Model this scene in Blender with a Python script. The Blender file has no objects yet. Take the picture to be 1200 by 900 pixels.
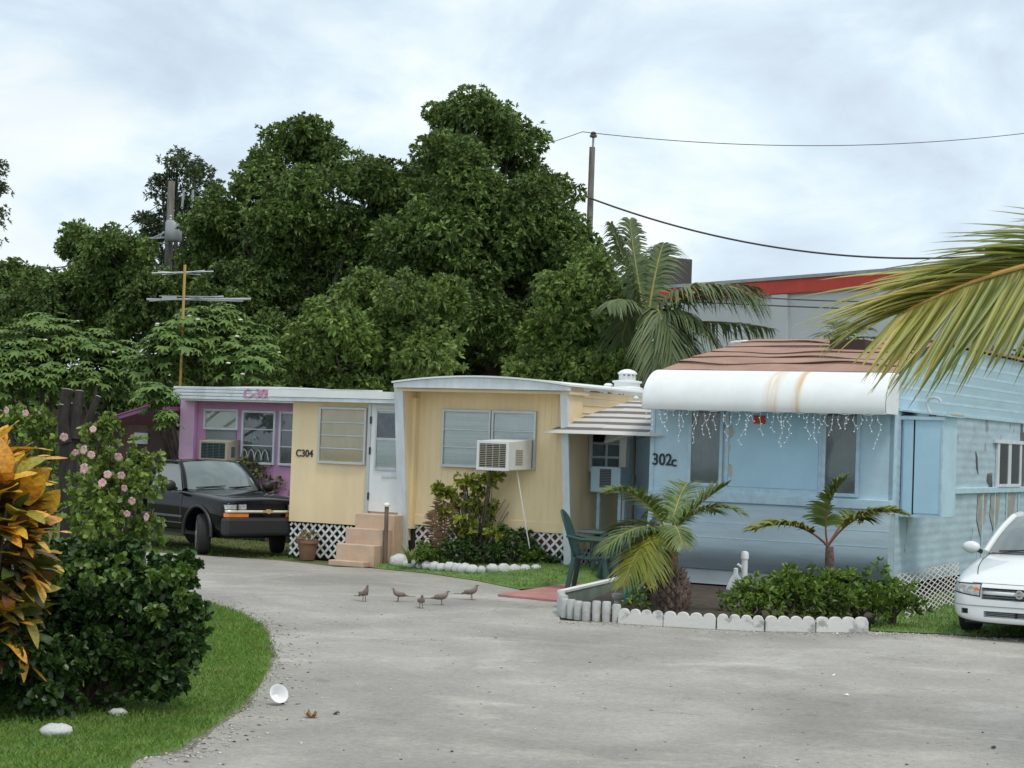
import bpy, bmesh, math, random
import numpy as np
from mathutils import Vector, Matrix
random.seed(7); RNG = np.random.default_rng(11)
R = math.radians
scene = bpy.context.scene
C = scene.collection

# ------------------------------------------------------------------ camera
FPX, CAMH, PITCH, ROLL = 2200.0, 2.1, math.atan(67/2200.0), R(2.0)
cam_d = bpy.data.cameras.new('camera'); cam = bpy.data.objects.new('camera', cam_d); C.objects.link(cam)
cam_d.sensor_width = 36; cam_d.lens = 36*FPX/1200; cam_d.clip_start = .1; cam_d.clip_end = 3000
CAMROT = Matrix.Rotation(R(90)+PITCH, 3, 'X') @ Matrix.Rotation(ROLL, 3, 'Z')
cam.matrix_world = Matrix.Translation((0, 0, CAMH)) @ CAMROT.to_4x4()
scene.camera = cam
scene.render.resolution_x, scene.render.resolution_y = 1024, 768

# ------------------------------------------------------------------ sky and sun
SUN_EL, SUN_AZ = R(62), R(150)       # azimuth clockwise from +Y (view direction): behind the camera, to the right
w = bpy.data.worlds.new('World'); scene.world = w; w.use_nodes = True
nt = w.node_tree; N = nt.nodes; LK = nt.links
for n in list(N): N.remove(n)
out = N.new('ShaderNodeOutputWorld'); bg = N.new('ShaderNodeBackground'); bg.inputs['Strength'].default_value = 0.1
sky = N.new('ShaderNodeTexSky'); sky.sky_type = 'NISHITA'; sky.sun_disc = False
sky.sun_elevation = SUN_EL; sky.sun_rotation = SUN_AZ; sky.air_density = 1.0; sky.dust_density = 1.5
tc = N.new('ShaderNodeTexCoord')
mp = N.new('ShaderNodeMapping'); mp.inputs['Scale'].default_value = (1, 1, 1.7)
LK.new(tc.outputs['Generated'], mp.inputs['Vector'])
def wnoise(scale, detail, rough, dist, off):
    m = N.new('ShaderNodeMapping'); m.inputs['Location'].default_value = off
    LK.new(mp.outputs['Vector'], m.inputs['Vector'])
    n = N.new('ShaderNodeTexNoise'); n.inputs['Scale'].default_value = scale; n.inputs['Detail'].default_value = detail
    n.inputs['Roughness'].default_value = rough; n.inputs['Distortion'].default_value = dist
    LK.new(m.outputs['Vector'], n.inputs['Vector']); return n
def wramp(n, stops):
    r = N.new('ShaderNodeValToRGB'); e = r.color_ramp.elements
    while len(e) < len(stops): e.new(.5)
    for k, (p, c) in enumerate(stops): e[k].position = p; e[k].color = (*c, 1)
    LK.new(n.outputs['Fac'], r.inputs['Fac']); return r
n1 = wnoise(7.0, 9, .54, .35, (3.1, 1.7, .4)); n2 = wnoise(3.0, 6, .5, .2, (7.3, 2.2, 5.1))
cl = wramp(n1, [(.33, (5.7, 6.6, 7.6)), (.43, (6.4, 7.6, 8.6)), (.50, (7.3, 8.4, 9.1)), (.56, (8.2, 8.9, 9.2)), (.66, (8.7, 9.2, 9.4))])
cover = wramp(n2, [(.36, (0.72, 0.72, 0.72)), (.52, (1, 1, 1))])
mix = N.new('ShaderNodeMix'); mix.data_type = 'RGBA'
LK.new(cover.outputs['Color'], mix.inputs['Factor']); LK.new(sky.outputs['Color'], mix.inputs['A']); LK.new(cl.outputs['Color'], mix.inputs['B'])
LK.new(mix.outputs['Result'], bg.inputs['Color']); LK.new(bg.outputs['Background'], out.inputs['Surface'])
sun_d = bpy.data.lights.new('sun', 'SUN'); sun_d.energy = 1.5; sun_d.angle = R(14); sun_d.color = (1, .92, .80)
sun = bpy.data.objects.new('sun', sun_d); C.objects.link(sun)
sdir = Vector((math.sin(SUN_AZ)*math.cos(SUN_EL), math.cos(SUN_AZ)*math.cos(SUN_EL), math.sin(SUN_EL)))
sun.rotation_euler = sdir.to_track_quat('Z', 'Y').to_euler(); sun.location = sdir*60
vs = scene.view_settings; vs.view_transform = 'Standard'; vs.look = 'None'; vs.gamma = 1; vs.exposure = 0.2; vs.use_curve_mapping = False

# ------------------------------------------------------------------ pixel helpers (1200 x 900 pixels of the photograph)
CP = Vector((0, 0, CAMH))
def ray(px, py): return CAMROT @ Vector(((px-600)/FPX, (450-py)/FPX, -1))
def G(px, py, z=0.0):
    d = ray(px, py); return CP + d*((z-CAMH)/d.z)
def PD(px, py, Y):
    d = ray(px, py); return CP + d*(Y/d.y)
class Frame:
    """a building's own axes: x along its front, y to its back, z up"""
    def __init__(s, O, yaw):
        s.O = Vector((O[0], O[1], 0)); s.a = yaw
        s.t = Vector((math.cos(yaw), -math.sin(yaw), 0)); s.s = Vector((math.sin(yaw), math.cos(yaw), 0))
    def px(s, px, py, y=0.0):
        d = ray(px, py); k = (s.O + s.s*y - CP).dot(s.s)/d.dot(s.s); p = CP + d*k
        return (p-s.O).dot(s.t), p.z
    def side(s, px, py, x=0.0):
        d = ray(px, py); k = (s.O + s.t*x - CP).dot(s.t)/d.dot(s.t); p = CP + d*k
        return (p-s.O).dot(s.s), p.z
    def loc(s, p): q = Vector(p)-s.O; return Vector((q.dot(s.t), q.dot(s.s), p[2]))
    def wld(s, x, y, z=0): return s.O + s.t*x + s.s*y + Vector((0, 0, z))

# ------------------------------------------------------------------ materials
MATS = {}
def mat(name, col, rough=.7, metal=0, var=.0, vscale=3.0, col2=None, bump=0, bscale=40, stretch=(1, 1, 1), spec=.5, island=0, coat=0, ramp=None, trans=0, detail=6, world=False):
    if name in MATS: return MATS[name]
    m = bpy.data.materials.new(name); MATS[name] = m; m.use_nodes = True
    n = m.node_tree.nodes; l = m.node_tree.links; b = n['Principled BSDF']
    b.inputs['Roughness'].default_value = rough; b.inputs['Metallic'].default_value = metal
    b.inputs['Specular IOR Level'].default_value = spec; b.inputs['Coat Weight'].default_value = coat
    b.inputs['Coat Roughness'].default_value = .06
    b.inputs['Base Color'].default_value = (*col, 1)
    tcn = n.new('ShaderNodeTexCoord'); mpn = n.new('ShaderNodeMapping'); mpn.inputs['Scale'].default_value = stretch
    l.new(n.new('ShaderNodeNewGeometry').outputs['Position'] if world else tcn.outputs['Object'], mpn.inputs['Vector'])
    src = None
    if var or col2:
        t = n.new('ShaderNodeTexNoise'); t.inputs['Scale'].default_value = vscale; t.inputs['Detail'].default_value = detail
        t.inputs['Roughness'].default_value = .62
        l.new(mpn.outputs['Vector'], t.inputs['Vector'])
        r = n.new('ShaderNodeValToRGB'); e = r.color_ramp.elements
        lo = ramp or (.36, .64)
        e[0].position, e[1].position = lo
        c2 = col2 or tuple(max(0, c*(1-var)) for c in col); c1 = col if col2 else tuple(min(1, c*(1+var*.6)) for c in col)
        e[0].color = (*c1, 1); e[1].color = (*c2, 1)
        l.new(t.outputs['Fac'], r.inputs['Fac']); src = r.outputs['Color']
    if island:
        g = n.new('ShaderNodeNewGeometry'); h = n.new('ShaderNodeHueSaturation')
        mr = n.new('ShaderNodeMapRange'); mr.inputs['To Min'].default_value = 1-island; mr.inputs['To Max'].default_value = 1+island
        l.new(g.outputs['Random Per Island'], mr.inputs['Value']); l.new(mr.outputs['Result'], h.inputs['Value'])
        mr2 = n.new('ShaderNodeMapRange'); mr2.inputs['To Min'].default_value = .485; mr2.inputs['To Max'].default_value = .515
        mm = n.new('ShaderNodeMath'); mm.operation = 'FRACT'; m7 = n.new('ShaderNodeMath'); m7.operation = 'MULTIPLY'; m7.inputs[1].default_value = 7.31
        l.new(g.outputs['Random Per Island'], m7.inputs[0]); l.new(m7.outputs[0], mm.inputs[0]); l.new(mm.outputs[0], mr2.inputs['Value'])
        l.new(mr2.outputs['Result'], h.inputs['Hue'])
        if src: l.new(src, h.inputs['Color'])
        else: h.inputs['Color'].default_value = (*col, 1)
        src = h.outputs['Color']
    if src: l.new(src, b.inputs['Base Color'])
    if bump:
        t = n.new('ShaderNodeTexNoise'); t.inputs['Scale'].default_value = bscale; t.inputs['Detail'].default_value = 8
        l.new(mpn.outputs['Vector'], t.inputs['Vector'])
        bn = n.new('ShaderNodeBump'); bn.inputs['Strength'].default_value = bump; bn.inputs['Distance'].default_value = .02
        l.new(t.outputs['Fac'], bn.inputs['Height']); l.new(bn.outputs['Normal'], b.inputs['Normal'])
    if trans:
        tr = n.new('ShaderNodeBsdfTranslucent'); mx = n.new('ShaderNodeMixShader'); mx.inputs['Fac'].default_value = trans
        if src: l.new(src, tr.inputs['Color'])
        else: tr.inputs['Color'].default_value = (*col, 1)
        o = n['Material Output']
        l.new(b.outputs['BSDF'], mx.inputs[1]); l.new(tr.outputs['BSDF'], mx.inputs[2]); l.new(mx.outputs['Shader'], o.inputs['Surface'])
    return m
def glass_mat(name, tint=(.75, .8, .82), refl=1.0):
    if name in MATS: return MATS[name]
    m = bpy.data.materials.new(name); MATS[name] = m; m.use_nodes = True
    n = m.node_tree.nodes; l = m.node_tree.links; n.remove(n['Principled BSDF'])
    t = n.new('ShaderNodeBsdfTransparent'); t.inputs['Color'].default_value = (*tint, 1)
    g = n.new('ShaderNodeBsdfGlossy'); g.inputs['Roughness'].default_value = .04
    f = n.new('ShaderNodeFresnel'); f.inputs['IOR'].default_value = 1.5
    mu = n.new('ShaderNodeMath'); mu.operation = 'MULTIPLY'; mu.inputs[1].default_value = refl
    mx = n.new('ShaderNodeMixShader')
    l.new(f.outputs['Fac'], mu.inputs[0]); l.new(mu.outputs[0], mx.inputs['Fac']); l.new(t.outputs[0], mx.inputs[1]); l.new(g.outputs[0], mx.inputs[2])
    l.new(mx.outputs[0], n['Material Output'].inputs['Surface']); return m

# ------------------------------------------------------------------ mesh builder
class MB:
    def __init__(s): s.v = []; s.f = []
    def add(s, vs_, fs):
        o = len(s.v); s.v += [tuple(p) for p in vs_]; s.f += [tuple(i+o for i in f) for f in fs]; return s
    def box(s, x0, x1, y0, y1, z0, z1):
        return s.add([(x0, y0, z0), (x1, y0, z0), (x1, y1, z0), (x0, y1, z0), (x0, y0, z1), (x1, y0, z1), (x1, y1, z1), (x0, y1, z1)],
                     [(3, 2, 1, 0), (4, 5, 6, 7), (0, 1, 5, 4), (1, 2, 6, 5), (2, 3, 7, 6), (3, 0, 4, 7)])
    def bar(s, a, b, wx, wy, up=(0, 0, 1)):
        a, b = Vector(a), Vector(b); d = (b-a).normalized(); u = Vector(up)
        if abs(d.dot(u)) > .98: u = Vector((0, 1, 0))
        sx = d.cross(u).normalized()*wx/2; sy = sx.cross(d).normalized()*wy/2
        return s.add([a-sx-sy, a+sx-sy, a+sx+sy, a-sx+sy, b-sx-sy, b+sx-sy, b+sx+sy, b-sx+sy],
                     [(3, 2, 1, 0), (4, 5, 6, 7), (0, 1, 5, 4), (1, 2, 6, 5), (2, 3, 7, 6), (3, 0, 4, 7)])
    def tube(s, pts, r, n=8, caps=True):
        pts = [Vector(p) for p in pts]; m = len(pts)
        rs = [r]*m if not hasattr(r, '__len__') else r
        vs_ = []; fs = []; prev = None
        for i, p in enumerate(pts):
            d = (pts[min(i+1, m-1)]-pts[max(i-1, 0)]).normalized()
            if prev is None:
                u = Vector((0, 0, 1)) if abs(d.z) < .9 else Vector((1, 0, 0)); a = d.cross(u).normalized()
            else: a = (prev-d*prev.dot(d)).normalized()
            prev = a; b = d.cross(a)
            vs_ += [p+(a*math.cos(k*2*math.pi/n)+b*math.sin(k*2*math.pi/n))*rs[i] for k in range(n)]
        for i in range(m-1):
            for k in range(n): fs.append((i*n+k, i*n+(k+1) % n, (i+1)*n+(k+1) % n, (i+1)*n+k))
        if caps: fs.append(tuple(range(n-1, -1, -1))); fs.append(tuple((m-1)*n+k for k in range(n)))
        return s.add(vs_, fs)
    def lathe(s, prof, n=16, c=(0, 0, 0), axis='Z'):
        vs_ = []; fs = []
        for (r, h) in prof:
            for k in range(n):
                a = 2*math.pi*k/n; x, y = r*math.cos(a), r*math.sin(a)
                vs_.append((c[0]+x, c[1]+y, c[2]+h) if axis == 'Z' else (c[0]+h, c[1]+x, c[2]+y) if axis == 'X' else (c[0]+x, c[1]+h, c[2]-y))
        m = len(prof)
        for i in range(m-1):
            for k in range(n): fs.append((i*n+k, i*n+(k+1) % n, (i+1)*n+(k+1) % n, (i+1)*n+k))
        fs.append(tuple(range(n-1, -1, -1))); fs.append(tuple((m-1)*n+k for k in range(n)))
        return s.add(vs_, fs)
    def prism(s, poly, a, b, axis):
        """poly of 2-D points; extruded from a to b along axis (X: poly=(y,z); Y: poly=(x,z); Z: poly=(x,y))"""
        def P(p, h): return (h, p[0], p[1]) if axis == 'X' else (p[0], h, p[1]) if axis == 'Y' else (p[0], p[1], h)
        n = len(poly); vs_ = [P(p, a) for p in poly]+[P(p, b) for p in poly]
        fs = [tuple(range(n)), tuple(range(2*n-1, n-1, -1))]+[(k, k+n, (k+1) % n+n, (k+1) % n) for k in range(n)]
        return s.add(vs_, fs)
    def sheet(s, prof, a, b, axis='X', th=.02, na=1):
        """open profile given thickness towards +y/-z side by offset normal"""
        n = len(prof); off = []
        for i, p in enumerate(prof):
            q0 = prof[max(i-1, 0)]; q1 = prof[min(i+1, n-1)]; d = Vector((q1[0]-q0[0], q1[1]-q0[1])).normalized()
            off.append((p[0]-d.y*th, p[1]+d.x*th))
        return s.prism(list(prof)+off[::-1], a, b, axis)
    def grid(s, fn, nu, nv):
        vs_ = [fn(i/nu, j/nv) for j in range(nv+1) for i in range(nu+1)]
        fs = [(j*(nu+1)+i, j*(nu+1)+i+1, (j+1)*(nu+1)+i+1, (j+1)*(nu+1)+i) for j in range(nv) for i in range(nu)]
        return s.add(vs_, fs)
    def ball(s, c, r, n=8, m=6):
        rx, ry, rz = (r, r, r) if not hasattr(r, '__len__') else r
        vs_ = [(c[0], c[1], c[2]-rz)]; fs = []
        for j in range(1, m):
            a = -math.pi/2+math.pi*j/m
            for k in range(n):
                b = 2*math.pi*k/n; vs_.append((c[0]+rx*math.cos(a)*math.cos(b), c[1]+ry*math.cos(a)*math.sin(b), c[2]+rz*math.sin(a)))
        vs_.append((c[0], c[1], c[2]+rz)); L = len(vs_)-1
        for k in range(n): fs.append((0, 1+(k+1) % n, 1+k)); fs.append((L, L-n+k, L-n+(k+1) % n))
        for j in range(m-2):
            for k in range(n): fs.append((1+j*n+k, 1+j*n+(k+1) % n, 1+(j+1)*n+(k+1) % n, 1+(j+1)*n+k))
        return s.add(vs_, fs)
    def mesh(s, name, smooth=False, fix=True):
        me = bpy.data.meshes.new(name); me.from_pydata(s.v, [], s.f)
        if fix:
            bm = bmesh.new(); bm.from_mesh(me); bmesh.ops.recalc_face_normals(bm, faces=bm.faces); bm.to_mesh(me); bm.free()
        if smooth:
            me.polygons.foreach_set('use_smooth', [True]*len(me.polygons)); me.set_sharp_from_angle(angle=R(40))
        return me
    def build(s, name, m, parent=None, smooth=False, bevel=0, fix=True):
        return link(name, s.mesh(name, smooth, fix), m, parent, bevel)
def link(name, me, m, parent=None, bevel=0):
    o = bpy.data.objects.new(name, me); C.objects.link(o)
    if m is not None and not me.materials: me.materials.append(m)
    if parent is not None: o.parent = parent
    if bevel:
        b = o.modifiers.new('bevel', 'BEVEL'); b.width = bevel; b.segments = 2; b.limit_method = 'ANGLE'
    return o
def tag(o, label=None, cat=None, group=None, kind=None):
    if label: o['label'] = label
    if cat: o['category'] = cat
    if group: o['group'] = group
    if kind: o['kind'] = kind
    return o
def empty(name, loc=(0, 0, 0), rz=0, label=None, cat=None, group=None):
    o = bpy.data.objects.new(name, None); C.objects.link(o); o.location = loc; o.rotation_euler = (0, 0, rz); o.empty_display_size = .2
    return tag(o, label, cat, group)
def frame_root(name, F, label, cat): return empty(name, F.O, -F.a, label, cat)
def copy_tree(o, parent=None):
    c = o.copy(); C.objects.link(c); c.parent = parent
    for ch in list(o.children): copy_tree(ch, c)
    return c
def inst(o, loc, rz, label, group=None, scale=None):
    c = copy_tree(o); c.location = loc; c.rotation_euler = (0, 0, rz); c['label'] = label
    if group: c['group'] = group
    if scale: c.scale = (scale,)*3
    return c
def text(body, size, name, m, parent, loc, ext=.006, sx=1.0):
    cu = bpy.data.curves.new(name, 'FONT'); cu.body = body; cu.size = size; cu.extrude = ext; cu.align_x = 'CENTER'; cu.align_y = 'CENTER'; cu.offset = size*.012
    t = bpy.data.objects.new(name, cu); C.objects.link(t)
    me = bpy.data.meshes.new_from_object(t.evaluated_get(bpy.context.evaluated_depsgraph_get()))
    bpy.data.objects.remove(t); o = link(name, me, m, parent); me.materials.clear(); me.materials.append(m)
    o.location = loc; o.rotation_euler = (R(90), 0, 0); o.scale = (sx, 1, 1); return o
def rmesh(name, V, F, smooth=False):
    """numpy triangles -> mesh"""
    me = bpy.data.meshes.new(name); V = np.asarray(V, np.float32).reshape(-1, 3); F = np.asarray(F, np.int32).reshape(-1, 3)
    me.vertices.add(len(V)); me.vertices.foreach_set('co', V.ravel()); me.loops.add(F.size); me.loops.foreach_set('vertex_index', F.ravel())
    me.polygons.add(len(F)); me.polygons.foreach_set('loop_start', np.arange(0, F.size, 3, dtype=np.int32))
    if smooth: me.polygons.foreach_set('use_smooth', np.ones(len(F), bool))
    me.update(calc_edges=True); return me
def unit(a): return a/np.maximum(np.linalg.norm(a, axis=-1, keepdims=True), 1e-9)
def rdir(n): return unit(RNG.normal(size=(n, 3)))
def leaf_round(name, P, D, L, W, fold=.2, bend=.2):
    """rounder leaf: six verts, four triangles about a creased midrib"""
    n = len(P); D = unit(D); S = unit(np.cross(D, rdir(n))); U = np.cross(S, D)
    L = np.broadcast_to(np.asarray(L, float), (n,))[:, None]; W = np.broadcast_to(np.asarray(W, float), (n,))[:, None]
    dr = np.array([0, 0, -1.0])*L*bend
    def at(t, s): return P+D*L*t+S*W*s+U*W*fold*abs(s)+dr*t*t
    V = np.stack([at(0, 0), at(.32, -.46), at(.74, -.40), at(1, 0), at(.74, .40), at(.32, .46)], 1).reshape(-1, 3); i = np.arange(n)[:, None]*6
    F = np.concatenate([i+[0, 2, 1], i+[0, 3, 2], i+[0, 4, 3], i+[0, 5, 4]], 1).reshape(-1, 3)
    return rmesh(name, V, F)
def leaf_mesh(name, P, D, L, W, fold=.25, bend=.25):
    """one folded leaf (4 verts + 2 triangles + crease) for each point P pointing along D"""
    n = len(P); D = unit(D); S = unit(np.cross(D, rdir(n))); U = np.cross(S, D)
    L = np.broadcast_to(np.asarray(L, float), (n,))[:, None]; W = np.broadcast_to(np.asarray(W, float), (n,))[:, None]
    dr = np.array([0, 0, -1.0])*L*bend
    b = P; t = P+D*L+dr; mdl = P+D*L*.5+U*W*fold; m1 = mdl-S*W*.5-U*W*fold; m2 = mdl+S*W*.5-U*W*fold
    m1 = m1+dr*.25; m2 = m2+dr*.25
    V = np.stack([b, m1, t, m2], 1).reshape(-1, 3); i = np.arange(n)[:, None]*4
    F = np.concatenate([i+[0, 2, 1], i+[0, 3, 2]], 1).reshape(-1, 3)
    return rmesh(name, V, F)
def tuft_points(blobs, density, sub=.42, inner=.5, up=.35, k=6, spread=.85, subs=14):
    """leaf positions gathered in twig-end tufts, tufts gathered in clumps, clumps over each blob (c, r or (rx,ry,rz))"""
    Ps, Ds = [], []
    for c, r in blobs:
        r = np.array([r, r, r] if not hasattr(r, '__len__') else r, float); c = np.array(c, float)
        rm = r.mean(); ns = max(4, int(subs*RNG.uniform(.85, 1.15)))
        dd = rdir(ns); dd[:, 2] = dd[:, 2]*.9+.15
        sc = c+unit(dd)*r*RNG.uniform(.45, .88, (ns, 1)); sr = rm*sub*RNG.uniform(.6, 1.25, ns)
        for q, rr in zip(sc, sr):
            nt_ = max(3, int(density*rr*rr*RNG.uniform(.8, 1.2)))
            d = rdir(nt_); p = q+d*rr*(inner+(1-inner)*RNG.random((nt_, 1))**.6)*np.array([1.08, 1.08, .8])
            st_ = RNG.random((nt_, 1)) < .09; p = np.where(st_, q+(p-q)*RNG.uniform(1.05, 1.45, (nt_, 1)), p)
            ax = unit(d+np.array([0, 0, up])+.35*rdir(nt_))
            Ps.append(np.repeat(p, k, 0)); Ds.append(unit(np.repeat(ax, k, 0)*(1-spread*.5)+rdir(nt_*k)*spread))
    P = np.concatenate(Ps); D = np.concatenate(Ds)
    return P+.03*RNG.normal(size=P.shape)*0, D
# ------------------------------------------------------------------ palette
white_paint = mat('white_paint', (.78, .80, .80), .5, var=.06, vscale=2)
white_trim = mat('white_trim', (.66, .71, .76), .55, var=.12, vscale=5, stretch=(1, 1, .4))
alum = mat('aluminium', (.55, .58, .60), .38, metal=.55, var=.08)
yellow = mat('yellow_siding', (.86, .69, .43), .62, var=.10, vscale=1.6, bump=.12, bscale=60, stretch=(1, 1, .25))
yellow_pane = mat('yellow_board', (.90, .72, .46), .45, var=.06)
pink = mat('pink_paint', (.62, .32, .55), .65, var=.10, vscale=2)
purple = mat('purple_metal', (.33, .12, .27), .5, var=.12)
blue = mat('blue_paint', (.45, .625, .73), .6, var=.10, vscale=2.0, bump=.08, bscale=25)
blue_deep = mat('blue_panel', (.42, .65, .79), .6, var=.07, vscale=1.6)
blue_frame = mat('blue_trim', (.45, .62, .71), .6, var=.12, vscale=8)
concrete = mat('concrete', (.42, .41, .38), .9, var=.15, bump=.3)
dark = mat('dark_void', (.02, .02, .02), .9)
screen = mat('grey_screen', (.25, .285, .29), .8, var=.10, vscale=3)
pane = glass_mat('window_glass', (.94, .96, .96))
blind_grey = mat('grey_blind', (.84, .88, .88), .8, var=.10, vscale=5, stretch=(.2, .2, 9))
blind_dark = mat('dark_curtain', (.16, .17, .18), .9, var=.3, vscale=6)
blind_pale = mat('pale_blind', (.68, .70, .56), .8, var=.08)
terracotta = mat('terracotta_paint', (.56, .41, .30), .75, var=.10, vscale=4, bump=.1)
rust = mat('rust_stain', (.32, .15, .05), .9)
black_text = mat('black_number', (.015, .018, .025), .5)
pink_text = mat('pink_number', (.62, .27, .42), .6)

# awning: white enamel with two rust runs
def awning_mat():
    m = mat('awning_enamel', (.80, .83, .84), .38, var=.06, vscale=2, bump=.12, bscale=2.5); n = m.node_tree.nodes; l = m.node_tree.links; b = n['Principled BSDF']
    old = b.inputs['Base Color'].links[0].from_socket
    tcn = n.new('ShaderNodeTexCoord'); sp = n.new('ShaderNodeSeparateXYZ'); l.new(tcn.outputs['Object'], sp.inputs[0])
    mpn = n.new('ShaderNodeMapping'); mpn.inputs['Scale'].default_value = (9, 1, .8); l.new(tcn.outputs['Object'], mpn.inputs[0])
    nz = n.new('ShaderNodeTexNoise'); nz.inputs['Scale'].default_value = 1.6; nz.inputs['Detail'].default_value = 6; l.new(mpn.outputs[0], nz.inputs['Vector'])
    def band(x0, wd):
        a = n.new('ShaderNodeMath'); a.operation = 'SUBTRACT'; l.new(sp.outputs['X'], a.inputs[0]); a.inputs[1].default_value = x0
        q = n.new('ShaderNodeMath'); q.operation = 'ABSOLUTE'; l.new(a.outputs[0], q.inputs[0])
        r = n.new('ShaderNodeMapRange'); r.inputs['From Min'].default_value = wd; r.inputs['From Max'].default_value = wd*.3; l.new(q.outputs[0], r.inputs['Value']); return r
    mx = n.new('ShaderNodeMath'); mx.operation = 'MAXIMUM'; l.new(band(-1.62, .15).outputs[0], mx.inputs[0]); l.new(band(-1.24, .085).outputs[0], mx.inputs[1])
    ml = n.new('ShaderNodeMath'); ml.operation = 'MULTIPLY'; l.new(mx.outputs[0], ml.inputs[0])
    rr = n.new('ShaderNodeMapRange'); rr.inputs['From Min'].default_value = .30; rr.inputs['From Max'].default_value = .75; l.new(nz.outputs['Fac'], rr.inputs['Value']); l.new(rr.outputs[0], ml.inputs[1])
    mc = n.new('ShaderNodeMix'); mc.data_type = 'RGBA'; l.new(ml.outputs[0], mc.inputs['Factor']); l.new(old, mc.inputs['A']); mc.inputs['B'].default_value = (.62, .40, .13, 1)
    l.new(mc.outputs['Result'], b.inputs['Base Color']); return m
# weathered siding: blue paint worn to grey wood in patches
def worn_blue():
    m = mat('worn_blue_siding', (.41, .525, .60), .7, var=.12, vscale=2.4, stretch=(1, .7, 2.4), bump=.15, bscale=30); n = m.node_tree.nodes; l = m.node_tree.links; b = n['Principled BSDF']
    old = b.inputs['Base Color'].links[0].from_socket
    tcn = n.new('ShaderNodeTexCoord'); mpn = n.new('ShaderNodeMapping'); mpn.inputs['Scale'].default_value = (1, .8, .55); mpn.inputs['Location'].default_value = (0, 2.3, 1.1); l.new(tcn.outputs['Object'], mpn.inputs[0])
    nz = n.new('ShaderNodeTexNoise'); nz.inputs['Scale'].default_value = 2.3; nz.inputs['Detail'].default_value = 9; nz.inputs['Roughness'].default_value = .6; l.new(mpn.outputs[0], nz.inputs['Vector'])
    r = n.new('ShaderNodeValToRGB'); r.color_ramp.elements[0].position = .60; r.color_ramp.elements[1].position = .63; l.new(nz.outputs['Fac'], r.inputs['Fac'])
    mc = n.new('ShaderNodeMix'); mc.data_type = 'RGBA'; l.new(r.outputs['Color'], mc.inputs['Factor']); l.new(old, mc.inputs['A']); mc.inputs['B'].default_value = (.27, .29, .31, 1)
    l.new(mc.outputs['Result'], b.inputs['Base Color']); return m

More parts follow.
